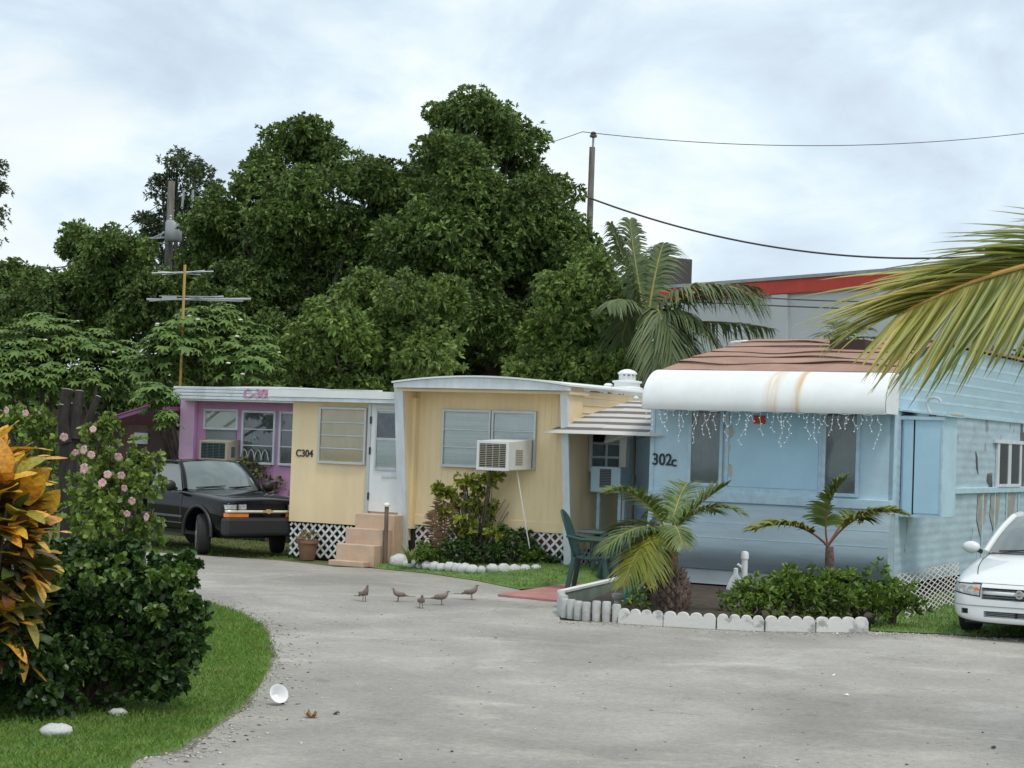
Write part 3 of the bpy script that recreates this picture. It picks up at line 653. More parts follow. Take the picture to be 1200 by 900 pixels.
parch = lambda u: fzl+(fzm-fzl)*math.sin(math.pi*min(1, u*1.0))**.8
m = MB(); m.prism([(fx0+(fx1-fx0)*k/20, parch(k/20)) for k in range(21)]+[(fx1, fz0), (fx0, fz0)], -.45, 8.2, 'Y'); rf = m.build('roof', white_paint, pk)
for j in range(4):
    zz = fz0+.03+j*.065; m = MB(); m.box(fx0-.006, fx1, -.475, -.451, zz, zz+.05); m.build('fascia_rib', white_trim, pk, bevel=.006)
text('C-305', .24, 'house_number', pink_text, pk, (PX(302, -.49, 463), -.485, PZ(461.5, 302, -.49)), sx=1.15)
window(pk, PX(241), PX(277), PZ(501, 258), PZ(482, 258), -.003, 1, 1, white_trim, blind_pale, fw=.045)
MB().box(PX(241), PX(277), -.02, -.001, PZ(517, 258), PZ(503, 258)).build('screen', screen, pk)
window(pk, PX(286), PX(321), PZ(541.5, 302), PZ(484, 302), -.003, 3, 1, white_trim, blind_dark, fw=.045)
window(pk, PX(330), PX(330)+.62, PZ(541.5, 302), PZ(484, 302), -.003, 3, 1, white_trim, blind_dark, fw=.045)
# white shell ornaments on the window sill
orn = mat('ornament_white', (.55, .57, .55), .6)
zb = PZ(540, 300)
for k in range(4):
    x = PX(289+8*k); m = MB(); m.tube([(x-.09, -.062, zb+.02), (x-.05, -.062, zb+.17), (x, -.062, zb+.22), (x+.05, -.062, zb+.17), (x+.09, -.062, zb+.02)], .011, 6); m.build('window_ornament', orn, pk)
MB().tube([(PX(300)-.05, -.062, zb+.42), (PX(300), -.062, zb+.47), (PX(300)+.05, -.062, zb+.42)], .01, 6).build('window_ornament', orn, pk)
A2z0, A2z1 = PZ(540, 255, -.4), PZ(517, 255, -.4)
A2 = aircon(FP, PX(235, -.4), A2z0, PX(267, -.4)-PX(235, -.4), .40, A2z1-A2z0, 'beige window air conditioner with dark front in the pink trailer', mat('ac_beige', (.42, .38, .31), .6, var=.1), mat('ac_teal', (.06, .12, .12), .4))
# purple carport roof on the left with its back wall
cz0, cz1 = PZ(497, 130, -1.0), PZ(479, 180, -1.0)
cx0, cx1 = PX(120, -1.0, 495), PX(178, -1.0, 480)
cx1b = -.05
m = MB(); zt = cz1-.02
m.prism([(cx0, cz0), (cx1b, zt), (cx1b, zt+.08), (cx0, cz0+.07)], -1.0, 3.4, 'Y'); cr = m.build('carport_roof', purple, pk)
m = MB()
for k in range(9):
    yy = -1.0+.5*k; m.prism([(cx0, cz0+.071), (cx1b, zt+.081), (cx1b, zt+.10), (cx0, cz0+.09)], yy-.03, yy+.03, 'Y')
m.build('roof_rib', purple, cr)
m = MB(); m.box(PX(40, 3.0), -.02, 3.0, 3.1, 0, zt); m.build('porch_wall', mat('brown_wall', (.09, .055, .05), .85, var=.2), pk)
MB().box(PX(196, 2.9), -.06, 2.93, 2.985, .1, PZ(504, 200, 2.9)).build('porch_door', mat('beige_door', (.33, .28, .25), .7), pk)
MB().box(PX(155, 2.9), PX(171, 2.9), 2.95, 2.985, PZ(520, 160, 2.9), PZ(507, 160, 2.9)).build('porch_window', mat('pale_window', (.45, .52, .56), .4), pk)
m = MB(); m.box(cx0+.05, cx0+.13, -.9, -.82, 0, cz0+.02); m.build('carport_post', white_trim, pk)
# ------------------------------------------------------------------ BLUE TRAILER 302c
bl = frame_root('trailer_home', FB, 'pale blue mobile home with white rounded awning, brown roof and number 302c', 'mobile home')
BX = lambda px, y=0, py=560: FB.px(px, py, y)[0]
BZ = lambda py, px, y=0: FB.px(px, py, y)[1]
BL = BX(763, 0, 540)
sill0, sill1 = BZ(591, 900), BZ(580, 900)
wtop = BZ(470, 900)+.15
MB().box(BL, 0, 0, .14, sill0+.002, wtop).build('front_wall', blue, bl)
MB().box(BL-.01, .005, -.06, .02, sill0, sill1).build('sill', blue_frame, bl, bevel=.008)
MB().box(BL-.02, BL+.05, -.012, .1, sill1, wtop-.01).build('corner_trim', blue_frame, bl)
MB().box(BX(849), BX(853), -.016, .0, sill1, wtop-.01).build('panel_trim', blue_frame, bl)
MB().box(BX(853.5), BX(958.5), -.011, .0, BZ(572, 905), wtop-.01).build('wall_panel', blue_deep, bl)
MB().box(BX(959), BX(963.5), -.018, .0, sill1, wtop-.01).build('panel_trim', blue_frame, bl)
MB().box(BX(805.5), BX(965), -.02, .0, sill1+.0, BZ(573, 905)-.004).build('ledger', blue_frame, bl, bevel=.004)
window(bl, BX(810), BX(843), BZ(566, 826), BZ(482, 826), -.006, 1, 1, blue_frame, screen, fw=.05, deep=.035)
window(bl, BX(967.5), BX(1003), BZ(578, 985), BZ(484, 985), -.006, 1, 1, blue_frame, screen, fw=.05, deep=.035)
# rounded belly below the sill
zb0 = BZ(671, 900, .15)
prof = []
for k in range(13):
    u = k/12; z = sill0-(sill0-zb0)*u; y = -.02-.11*math.sin(math.pi*min(1, u*1.12)*.62)+(.38*max(0, u-.64)**2*4.5 if u > .64 else 0)
    prof.append((y, z))
m = MB(); m.prism(prof+[(.6, zb0), (.6, sill0)], BL+.01, -.003, 'X'); m.build('belly_panel', mat('belly_blue', (.37, .48, .545), .5, var=.14, vscale=1.5, stretch=(.5, 1, 3), bump=.2, bscale=4), bl, smooth=True)
m = MB()
for u in (.3, .52): 
    z = sill0-(sill0-zb0)*u; y = -.02-.11*math.sin(math.pi*u*1.12*.62); m.box(BL+.02, -.01, y-.004, y+.006, z-.006, z+.006)
m.build('belly_seam', blue_frame, bl)
m = MB(); m.prism([(.14, zb0-.005), (.17, zb0-.005), (.07, .10), (.04, .10)], BL+.42, BX(905, .25, 690), 'X'); m.build('skirt_panel', mat('skirt_grey', (.44, .49, .51), .7, var=.12, vscale=1.3), bl)
MB().box(BL+.3, -.2, .4, 8, .0, zb0).build('underframe', dark, bl)
o = lattice(.42, zb0-.08, .12, .03).build('lattice', lat_cream, bl); o.location = (BL+.0, .25, .07)
# side wall: lapped boards, top follows the roof slope
trim_z = FB.side(1150, 574, 0)[1]; seam_z = FB.side(1140, 489, 0)[1]
SIDE = 10.5
roofz0, roofz1 = BZ(437, 905, -.05), BZ(399, 950, 2.1)
ridge_y = 2.1
pr = [(-.0, zb0-.06)]; zz = zb0-.06
while zz < seam_z-.01:
    pr.append((.006+.0018*math.sin((zz-zb0)*2*math.pi/.125), zz)); zz += .0208
m = MB(); m.prism(pr+[(.006, seam_z), (-.1, seam_z), (-.1, zb0-.06)], .142, SIDE, 'Y'); side_o = m.build('side_wall', worn_blue(), bl, smooth=True)
m = MB(); m.prism([(.142, seam_z+.002), (SIDE, seam_z+.002), (SIDE, roofz1-.05), (ridge_y, roofz1-.05), (.142, roofz0-.02)], -.1, .004, 'X'); m.build('gable', mat('gable_blue', (.40, .56, .65), .65, var=.08, vscale=1.5, stretch=(1, .6, 3)), bl)
m = MB()
zz = seam_z+.15
while zz < roofz1-.15:
    ys = .2 if zz < roofz0-.1 else .2+(zz-roofz0+.1)/(roofz1-roofz0)*ridge_y; m.prism([(.003, zz), (.0065, zz), (.003, zz+.06)], ys, SIDE, 'Y'); zz += .16
m.build('gable_lap', blue, bl)
MB().box(-.02, .03, .142, SIDE, seam_z-.02, seam_z+.02).build('seam_trim', blue_frame, bl)
by1 = FB.side(1121, 560, .0)[0]
MB().box(.0, .05, by1*.7, SIDE, trim_z-.055, trim_z+.04).build('belt_trim', blue_frame, bl, bevel=.01)
m = MB()
for k in range(5):
    yy = FB.side(1150+k*14, 600, 0)[0]; m.box(.012, .026, yy-.03, yy+.03, zb0, trim_z-.06)
m.build('batten', blue_frame, bl)
MB().box(-.06, .012, .0, .141, sill0-.05, wtop).build('corner_board', blue_frame, bl)
# side window with half-drawn cream shade
y0, y1 = FB.side(1168, 545, 0)[0], FB.side(1192, 545, 0)[0]; z0, z1 = FB.side(1180, 567, 0)[1], FB.side(1180, 520, 0)[1]
m = MB(); ym = (y0+y1)/2
m.box(.012, .05, y0-.12, y0, z0-.05, z1+.05).box(.012, .05, y1, y1+.12, z0-.05, z1+.05).box(.012, .05, ym-.09, ym+.09, z0, z1).box(.012, .06, y0-.3, y1+.3, z1+.0, z1+.06).box(.012, .06, y0, y1, z0-.05, z0)
sw = m.build('window', white_trim, bl)
zm = z0+(z1-z0)*.52
MB().box(.014, .02, y0, ym-.09, zm, z1).build('screen', mat('brown_screen', (.10, .08, .06), .8), sw); MB().box(.014, .02, ym+.09, y1, zm, z1).build('screen', MATS['brown_screen'], sw)
MB().box(.014, .024, y0, ym-.09, z0, zm).build('shade', mat('cream_shade', (.62, .50, .33), .8), sw); MB().box(.014, .024, ym+.09, y1, z0, zm).build('shade', blue, sw)
for a, b in ((y0, ym-.09), (ym+.09, y1)): MB().box(.034, .038, a, b, z0, z1).build('pane', pane, sw)
m = MB()
for k in range(9):
    yy = y1+.14+.07*k; m.box(.014, .019, yy, yy+random.uniform(.05, .07), z0-.1+random.uniform(-.1, .15), z1+random.uniform(.0, .45))
yy, zz = FB.side(1144, 540, 0); m.prism([(yy-.10, zz+.16), (yy+.02, zz+.05), (yy+.09, zz-.22), (yy-.02, zz-.1)], .012, .019, 'X')
for k in range(6): yy, zz = FB.side(1160, 560+2*k, 0); m.prism([(yy-.25+.05*k, zz-.05), (yy-.2+.05*k, zz+.08+.03*k), (yy-.13+.05*k, zz-.06)], .013, .018, 'X')
m.build('bare_patch', mat('bare_grey_wood', (.13, .135, .14), .9, var=.35, vscale=9, stretch=(1, 2, .5)), bl)
tanw = mat('bare_tan_wood', (.34, .33, .30), .9, var=.2, vscale=6)
for px_ in (1151, 1166, 1184):
    m = MB(); yy = FB.side(px_, 610, 0)[0]; zt = trim_z-.07; m.prism([(yy-.35, zt), (yy+.25, zt), (yy+.12, zt-random.uniform(.3, .5)), (yy-.15, zt-random.uniform(.45, .7)), (yy-.4, zt-random.uniform(.3, .4))], .0145, .0185, 'X'); m.build('bare_patch', tanw, bl)
# boxed bay on the side
yb = .32; bw = BX(1105, yb, 550); y2 = FB.side(1120.5, 550, bw)[0]; bz0, bz1 = BZ(606, 1085, yb), BZ(487.5, 1085, yb)
bay = MB().box(.018, bw, yb, y2, bz0, bz1).build('bay', blue, bl, bevel=.006)
pa, pb_ = BX(1058.5, yb), BX(1069.5, yb)
MB().box(pa, pb_, yb-.022, yb-.001, bz0+.03, bz1-.06).build('panel', blue_deep, bay)
MB().box(pb_+.025, bw-.03, yb-.018, yb-.001, bz0+.05, bz1-.06).build('panel', blue_deep, bay)
MB().box(pb_+.001, pb_+.024, yb-.01, yb-.001, bz0+.03, bz1-.06).build('gap', dark, bay)
m = MB(); m.box(.01, bw+.02, yb-.05, yb-.001, bz1-.058, bz1-.01).box(.02, bw+.01, yb-.03, yb-.001, bz0-.01, bz0+.028).box(bw-.028, bw+.002, yb-.028, yb-.001, bz0+.03, bz1-.06); m.build('bay_frame', blue_frame, bay)
MB().prism([(.0, bz1+.06), (bw+.07, bz1+.0), (bw+.07, bz1+.025), (.0, bz1+.085)], yb-.06, y2+.06, 'Y').build('bay_roof', blue_frame, bay)
m = MB(); m.box(bw+.01, bw+.075, yb+.1, y2+.065, bz1+.024, bz1+.045); m.build('bay_edge', mat('bare_edge', (.45, .40, .30), .8), bay)
lx, lz = FB.px(1092, 480, yb+.1); ly = yb+.15
m = MB(); q = bz1+.05
m.tube([(lx, ly, q-.06), (lx-.06, ly, q+.03), (lx-.09, ly, q+.12), (lx-.06, ly, q+.20), (lx+.02, ly, q+.22), (lx+.09, ly, q+.20), (lx+.11, ly, q+.16)], .022, 8)
m.lathe([(.05, 0), (.05, .05), (.02, .06)], 10, (lx, ly, q-.06)); m.build('vent_pipe', alum, bl, smooth=True)
# hidden bulk; the left wall stands in behind the front
MB().box(BL+.85, -.101, .7, SIDE, zb0, roofz0).build('body', blue, bl)
MB().box(BL+.85, -.101, .142, .69, zb0+.3, roofz0-.02).build('front_body', blue, bl)
# awning
az_lo, az_hi = BZ(482, 905, -.58), roofz0+.0
ap = []
for k in range(15):
    a = math.pi/2*k/14; ap.append((-.05-.56*math.sin(a)**1.0*1.0, az_lo+.1+(az_hi-az_lo-.1)*math.cos(a)))
ap += [(-.605, az_lo+.04), (-.59, az_lo)]
ax0, ax1_ = BX(763, -.3, 460), BX(1046, -.3, 460)
m = MB(); m.sheet(ap, ax0+.02, ax1_, 'X', th=-.025); aw = m.build('awning', awning_mat(), bl, smooth=True)
for xx in (ax0, ax1_-.0):
    m = MB(); m.prism([(p[0]+.01, p[1]) for p in ap]+[(-.05, az_lo)], xx-.012 if xx == ax0 else xx, xx+.03 if xx == ax0 else xx+.014, 'X')
    m.build('awning_end', white_paint, aw, bevel=.01)
MB().box(ax0+.03, ax1_-.01, -.56, -.02, az_lo+.012, az_lo+.024).build('soffit', blue, bl)
m = MB(); m.tube([(ax0-.01, -.59, az_lo), (ax1_+.02, -.59, az_lo)], .014, 8); m.build('awning_lip', alum, aw)
# roof courses: wavy rolled roofing, hipped at the left
roof_m = mat('brown_roofing', (.37, .23, .175), .95, var=.14, vscale=2.2, bump=.5, bscale=70)
tar = mat('tar_edge', (.06, .035, .03), .95)
hipx = BX(885, ridge_y, 400)
NC = 6
def roof_pt(x, f, lift=0): return (x, -.06+(ridge_y+.06)*f, roofz0+.02+(roofz1-roofz0)*(f**.9)+lift)
for k in range(NC):
    f0, f1 = k/NC, min(1.0, (k+1.35)/NC)
    xa = lambda f: (ax0+.06)+(hipx-ax0-.06)*f; ph = random.uniform(0, 6); fr = random.uniform(2.2, 4.2); amp = 0 if k == 0 else .035
    m = MB(); nu = 40
    def fn(u, v, top=True):
        f = f0+(f1-f0)*v; fw_ = f+(1-v)*amp*(math.sin(u*fr*2+ph)+.5*math.sin(u*fr*5.3+ph*2))
        x = xa(f)+(.03-xa(f))*u; return roof_pt(x, max(0, fw_), .030*(1-v)+.014*math.sin(u*9+k)*(1-v) if k else .012*(1-v))
    m.grid(fn, nu, 3)
    vs0 = [fn(i/nu, 0) for i in range(nu+1)]
    m.add(vs0+[(p[0], p[1]+.002, p[2]-.04) for p in vs0], [(i, i+nu+1, i+nu+2, i+1) for i in range(nu)])
    co = m.build('roofing_course', roof_m, bl, smooth=True)
    m = MB(); m.tube([(p[0], p[1]-.004, p[2]-.012) for p in vs0], [.004+.011*max(0, math.sin(i*.23+k*2)) for i in range(nu+1)], 5); m.build('lap_edge', tar, co)
m = MB(); A = roof_pt(ax0+.06, 0); B = roof_pt(hipx, 1)
m.add([A, B, (hipx, SIDE, roofz1), (BL+.83, SIDE, roofz0), (BL+.83, .7, roofz0)], [(0, 4, 1), (4, 3, 2, 1)]); m.build('roof_hip', roof_m, bl)
m = MB(); m.box(hipx-.02, .06, ridge_y, SIDE, roofz1-.02, roofz1+.018); m.build('roof_top', roof_m, bl)
MB().box(hipx+1.55, hipx+2.1, 1.2, 1.75, roofz0+.02+(roofz1-roofz0)*.5, roofz0+.02+(roofz1-roofz0)*.86+.03).build('roof_hatch', tar, bl)
m = MB(); 
for k in range(9): x = hipx-.35+.06*k; m.ball((x+random.uniform(-.03, .03), ridge_y-.15+random.uniform(-.1, .1), roofz1-.02-.03*abs(4-k)/4), (.07, .05, .02), 6, 5)
m.build('sealant', white_paint, bl)
# house number and small red tag
text('302', .245, 'house_number', black_text, bl, (BX(775.5), -.012, BZ(539, 775)), sx=.9)
text('c', .22, 'house_number', black_text, bl, (BX(789.5), -.012, BZ(541, 789)), sx=.95)
MB().box(BX(882), BX(895), -.035, -.012, BZ(496.5, 888), BZ(487, 888)).build('red_tag', mat('red_plastic', (.55, .07, .03), .5), bl, bevel=.004)
m = MB()
for (px_, py_) in ((857, 506), (853, 528), (852, 545), (856, 551)):
    x, z = FB.px(px_, py_); pts = [(x+.05*math.cos(a)*random.uniform(.5, 1.2), z+.10*math.sin(a)*random.uniform(.6, 1.2)) for a in np.arange(0, 6.28, .6)]; m.prism(pts, -.0142, -.011, 'Y')
m.build('peeled_paint', mat('bare_primer', (.48, .44, .38), .8), bl)

# icicle lights
ic = frame_root('icicle_lights', FB, 'white icicle fairy lights strung below the rounded awning', 'fairy lights')
wire = MB(); bulbs = MB(); x = ax0+.1
wire.tube([(ax0+.05+(ax1_-ax0-.1)*k/40, -.6, az_lo-.012-.012*math.sin(k*1.7)) for k in range(41)], .005, 5)
while x < ax1_-.05:
    n = random.choice([1, 2, 3, 3, 4, 5, 6, 7]); z = az_lo-.015; xx = x
    for k in range(n):
        nx_, nz_ = xx+random.uniform(-.05, .05), z-random.uniform(.05, .085); wire.tube([(xx, -.6, z), (nx_, -.6, nz_)], .0022, 4)
        bulbs.ball((nx_+random.uniform(-.02, .02), -.605, nz_), .0095, 6, 4); xx, z = nx_, nz_
    x += random.uniform(.06, .10)
wire.build('wire', white_paint, ic); tag(bulbs.build('bulb', mat('clear_bulb', (.85, .87, .88), .3), ic), kind='stuff')

# leaning lattice sheet by the trailer's side
a0, a1 = G(1062, 727), G(1124, 709); t0, t1 = a0, a1
la = FB.loc(a0); lb = FB.loc(a1)
T0 = FB.wld(.06, FB.side(1051, 673, .06)[0], FB.side(1051, 673, .06)[1]); T1 = FB.wld(.06, FB.side(1124, 658, .06)[0], FB.side(1124, 658, .06)[1])
lm = lattice(1.0, 1.0, .03, .010, .01); q = []
W_, H_ = (a1-a0).length, (T0-a0).length
lm = lattice(W_, H_, .21, .05, .012)
e1 = (a1-a0)/W_
for v in lm.v:
    u, s = v[0]/W_, v[2]/H_; b = a0.lerp(a1, u); t = T0.lerp(T1, u); p = b.lerp(t, s); nrm = e1.cross((t-b).normalized()); q.append(p-nrm*v[1]*1.0)
lm.v = [tuple(p) for p in q]
tag(lm.build('lattice_panel', mat('lattice_worn', (.47, .46, .43), .8, var=.2, vscale=6)), 'cream diagonal lattice sheet leaning against the blue trailer side', 'lattice')

# porch lean-to on the far left of the blue trailer
pch = frame_root('porch', FB, 'small pale blue porch with slanted white roof beside the striped umbrella', 'porch')
yp = 1.6
qx0, qx1 = BX(738, yp), BL+.84; qzt = BZ(516, 745, yp)
MB().prism([(qx0-.02, .0), (qx1, .0), (qx1, BZ(500, 765, yp)+.1), (qx0-.02, qzt)], yp, yp+.1, 'Y').build('wall', blue, pch)
x0_, z0_ = FB.px(708, 520, yp-.5); x1_, z1_ = FB.px(764, 503, yp-.5); sl = (z1_-z0_)/(x1_-x0_)
for k in range(3):
    MB().prism([(x0_, z0_+.09*k*.6), (qx1, z0_+sl*(qx1-x0_)+.09*k*.6), (qx1, z0_+sl*(qx1-x0_)+.09*k*.6+.05), (x0_, z0_+.09*k*.6+.05)], yp-.5+.03*k, yp+2.5, 'Y').build('roof_slab', white_paint if k != 1 else white_trim, pch)
MB().box(BX(728, yp-.3), BX(736, yp-.3), yp-.4, yp-.28, .0, BZ(513, 732, yp-.3)).build('post', white_paint, pch)
ya = .8
cc = MB().box(BX(692, ya), BX(727, ya), ya, ya+.4, BZ(577, 710, ya), BZ(547, 710, ya)).build('cooler_case', blue, pch, bevel=.01)
za, zb_ = BZ(571, 710, ya), BZ(550, 710, ya)
MB().box(BX(703, ya), BX(716, ya), ya-.006, ya-.001, za, zb_).build('grille_back', dark, cc)
m = MB()
for k in range(12): zz = za+(zb_-za)*k/11; m.box(BX(703, ya), BX(716, ya), ya-.016, ya-.007, zz-.007, zz+.007)
tag(m.build('louver', mat('louver_grey', (.16, .19, .22), .6), cc), kind='stuff')
for px_ in (697, 722): MB().box(BX(px_, ya)-.025, BX(px_, ya)+.025, ya+.15, ya+.2, .0, BZ(577, 710, ya)).build('leg', blue_frame, pch)

# ------------------------------------------------------------------ striped umbrella
UY = 29.35; uc = PD(741, 600, UY); ut = PD(740, 469, UY).z; ur = PD(690, 508, UY-.7).z
um = empty('patio_umbrella', (uc.x, uc.y, .035), 0, 'grey and white striped patio umbrella on a brown pole', 'umbrella')
um_w = mat('umbrella_white', (.75, .74, .71), .8, trans=.35); um_g = mat('umbrella_grey', (.22, .20, .19), .8, trans=.3)
zt_, zr_ = ut-.035, ur-.035; UR = 1.42; rot = R(180+2)
bands = 13
cw, cg = MB(), MB()
def upt(k, f):
    a = rot+k*math.pi/3; return Vector((math.cos(a)*UR*f, math.sin(a)*UR*f, zt_+(zr_-zt_)*(f**1.15)))
for b in range(bands):
    f0, f1 = (b+(.14 if b % 2 else 0))/bands, (b+1+(0 if b % 2 else .14))/bands
    tgt = cg if b % 2 else cw
    for k in range(6):
        A_, B_, C_, D_ = upt(k, f0), upt(k+1, f0), upt(k+1, f1), upt(k, f1)
        for (P1, P2, P3, P4) in ((A_, B_, C_, D_),):
            tgt.add([P1, P2, P3, P4], [(0, 1, 2, 3)])
can = cw.build('canopy', um_w, um); cg.build('stripe', um_g, can)
for o in (can, can.children[0]):
    sm = o.modifiers.new('thick', 'SOLIDIFY'); sm.thickness = .006
pole_m = mat('pole_brown', (.10, .075, .06), .5)
MB().tube([(0, 0, 0), (0, 0, zt_)], .024, 10).build('pole', pole_m, um); MB().lathe([(.035, 0), (.04, .22), (.03, .26)], 10, (0, 0, 1.35)).build('crank_housing', mat('crank_grey', (.10, .09, .09), .5), um)
MB().lathe([(.03, 0), (.045, .03), (.03, .06), (.001, .075)], 10, (0, 0, zt_)).build('finial', white_trim, um, smooth=True)
for k in range(6):
    a = upt(k, .08)-Vector((0, 0, .03)); b = upt(k, .98)-Vector((0, 0, .02)); MB().tube([a, b], .009, 5).build('rib', pole_m, um)
MB().lathe([(.26, 0), (.26, .05), (.08, .09), (.05, .25)], 16).build('base', concrete, um)

# ------------------------------------------------------------------ plastic chairs and table
green_pl = mat('green_plastic', (.022, .062, .055), .42, var=.1)
def make_chair(label):
    r = empty('plastic_chair', label=label, cat='chair', group='green chairs on the red patio')
    m = MB()
    m.grid(lambda u, v: ((u-.5)*(.44-.04*v), -.22+.44*v, .43-.02*math.sin(math.pi*v)+.015*(2*u-1)**2), 8, 8)
    s = m.build('seat', green_pl, r, smooth=True, fix=False); s.modifiers.new('t', 'SOLIDIFY').thickness = .03
    m = MB()
    def bk(u, v):
        wd = .40+.08*math.sin(math.pi*min(1, v*.9)); c = (2*u-1)
        top = .42+.62*v*(1-.14*c*c*v); return (c*wd/2, .22+.19*v-.05*c*c*(-1)*-1, top)
    m.grid(bk, 10, 10); s = m.build('backrest', green_pl, r, smooth=True, fix=False); s.modifiers.new('t', 'SOLIDIFY').thickness = .022
    for sx in (-1, 1):
        for sy in (-1, 1):
            m = MB(); m.prism([(sx*.20-.035, sy*.20-.03), (sx*.20+.035, sy*.20-.03), (sx*.20+.035, sy*.20+.03), (sx*.20-.035, sy*.20+.03)], 0, .43, 'Z')
            m.v = [(x+sx*.055*(1-z/.43), y+sy*(.07)*(1-z/.43), z) for x, y, z in m.v]; m.build('leg', green_pl, r, bevel=.01)
        m = MB(); m.tube([(sx*.27, -.22, .43), (sx*.28, -.22, .62), (sx*.28, -.16, .66), (sx*.27, .1, .66), (sx*.23, .30, .70)], [.022, .022, .026, .026, .02], 8); m.build('armrest', green_pl, r, smooth=True)
        m = MB()
        for k in range(4): m.tube([(sx*.25, -.12+.09*k, .43), (sx*.275, -.12+.09*k, .655)], .009, 5)
        m.build('arm_spindle', green_pl, r)
    return r
cp = G(692, 691, .035)
ch = make_chair('dark green plastic armchair with its back to the yellow trailer window side'); ch.location = cp; ch.rotation_euler = (0, 0, R(78)); ch.scale = (1.08,)*3
ch['label'] = 'dark green plastic armchair standing free on the open edge of the red patio'
inst(ch, G(730, 684, .035), R(-70), 'dark green plastic armchair half hidden behind the drooping palm fronds')
tb = empty('patio_table', G(712, 681, .035)+Vector((.0, .35, 0)), 0, 'round dark green patio table behind the plastic armchair', 'table')
MB().lathe([(.001, .70), (.46, .70), (.48, .715), (.48, .735), (.46, .745), (.001, .745)], 28).build('tabletop', mat('table_top', (.10, .15, .16), .35), tb, smooth=True)
for k in range(4):
    a = R(45+90*k); MB().bar((.36*math.cos(a), .36*math.sin(a), 0), (.22*math.cos(a), .22*math.sin(a), .70), .07, .04).build('leg', green_pl, tb, bevel=.008)

# ------------------------------------------------------------------ flower bed of the blue trailer
bed = MB(); BP = [G(660, 724), G(740, 728), G(840, 734), G(1016, 738), G(1045, 712), FB.wld(-.2, .35), FB.wld(BL+.3, .35), G(752, 700), G(737, 690)]
bed.prism([(p.x, p.y) for p in BP], -.03, .075, 'Z'); tag(bed.build('flower_bed', soil), kind='structure')
edge_paint = mat('edging_white', (.63, .63, .61), .8, var=.0, col2=(.33, .33, .32), vscale=3.5, ramp=(.56, .64), bump=.3, bscale=20, world=True)
log_m = mat('log_grey', (.46, .47, .46), .85, var=.18, vscale=9, bump=.3)
def along(pts, n):
    P = [Vector(p) for p in pts]; ls = [(P[i+1]-P[i]).length for i in range(len(P)-1)]; T = sum(ls); res = []
    for k in range(n):
        s = T*k/(n-1); i = 0
        while i < len(ls)-1 and s > ls[i]: s -= ls[i]; i += 1
        res.append(P[i].lerp(P[i+1], s/ls[i]))
    return res
logs = along([G(657, 717), G(662, 724), G(683, 727), G(722, 730)], 13)
lg = empty('log_edging', (logs[0].x, logs[0].y, 0), 0, 'grey upright log edging at the patio corner of the palm bed', 'edging')
for k, p in enumerate(logs):
    h = .235+random.uniform(-.015, .015); q = p-logs[0]
    MB().lathe([(.050, 0), (.052, h-.015), (.044, h), (.001, h+.002)], 12, (q.x, q.y, 0)).build('log', log_m, lg, smooth=True)
blk = [((724, 731), (776, 734.5)), ((777, 734.5), (838, 738)), ((840, 738), (895, 740.5)), ((897, 740.5), (955, 741.5)), ((957, 741.5), (1018, 741.5))]
desc = ['beside the grey logs', 'at the foot of the fat-based palm', 'right of the fat-based palm', 'below the white standpipe', 'below the green hedge next to the grass']
sc_x = np.linspace(0, 1, 33)
for (pa, pb_), ds in zip(blk, desc):
    a, b = G(*pa), G(*pb_); Ln = (b-a).length; ns = 4
    poly = [(0, 0), (Ln, 0)]
    for k in range(ns*8, -1, -1):
        u = k/(ns*8); ph = (u*ns) % 1 if k != ns*8 else 1.0; poly.append((u*Ln, .125+.06*math.sqrt(max(0, 1-(2*ph-1)**2))))
    ang = math.atan2((b-a).y, (b-a).x)
    m = MB(); m.prism(poly, 0, .06, 'Y'); o = m.build('edging_block', edge_paint, None, bevel=.008); o.location = a; o.rotation_euler = (R(random.uniform(-3, 3)), 0, ang)
    tag(o, 'white chipped scalloped concrete edging block '+ds, 'edging', 'scalloped edging blocks')
# low kerb between patio and bed
ka, kb, kc = G(657, 712), G(700, 701), G(738, 691)
m = MB()
for a, b in ((ka, kb), (kb, kc)): m.bar(a+Vector((0, 0, .09)), b+Vector((0, 0, .09)), .08, .20)
kerb = m.build('garden_kerb', mat('green_grey_kerb', (.20, .24, .20), .85, var=.2)); tag(kerb, 'low grey green kerb with white top along the red patio', 'kerb')
m = MB()
for a, b in ((ka, kb), (kb, kc)): m.bar(a+Vector((0, 0, .205)), b+Vector((0, 0, .205)), .10, .03)
m.build('kerb_cap', white_paint, kerb)
# standpipe
sp0 = G(871, 714, .07); sp = empty('standpipe', sp0, 0, 'white plastic standpipe with spout beside the hedge', 'standpipe')
h = PD(871, 652, sp0.y).z-.07
MB().tube([(0, 0, 0), (0, 0, h)], .04, 12).build('pipe', white_paint, sp, smooth=True)
MB().lathe([(.05, 0), (.05, .06), (.04, .09), (.001, .1)], 12, (0, 0, h-.03)).build('cap', white_paint, sp, smooth=True)
MB().tube([(-.03, 0, h-.15), (-.09, -.02, h-.10)], .018, 8).build('spout', white_paint, sp)
MB().lathe([(.055, 0), (.055, .03), (.04, .03)], 12, (0, 0, h*.36)).build('collar', white_paint, sp)
b0 = G(861, 712, .07)
MB().lathe([(.12, 0), (.115, .03), (.07, .14), (.03, .2), (.03, .27), (.001, .28)], 14, (b0.x, b0.y, .30)).build('bell_cover', white_paint, None, smooth=True)
o = bpy.data.objects['bell_cover']; tag(o, 'white bell shaped cover beside the white standpipe', 'cover')
MB().lathe([(.06, 0), (.05, .08), (.06, .24)], 10, (b0.x, b0.y, .07)).build('stem', concrete, o)
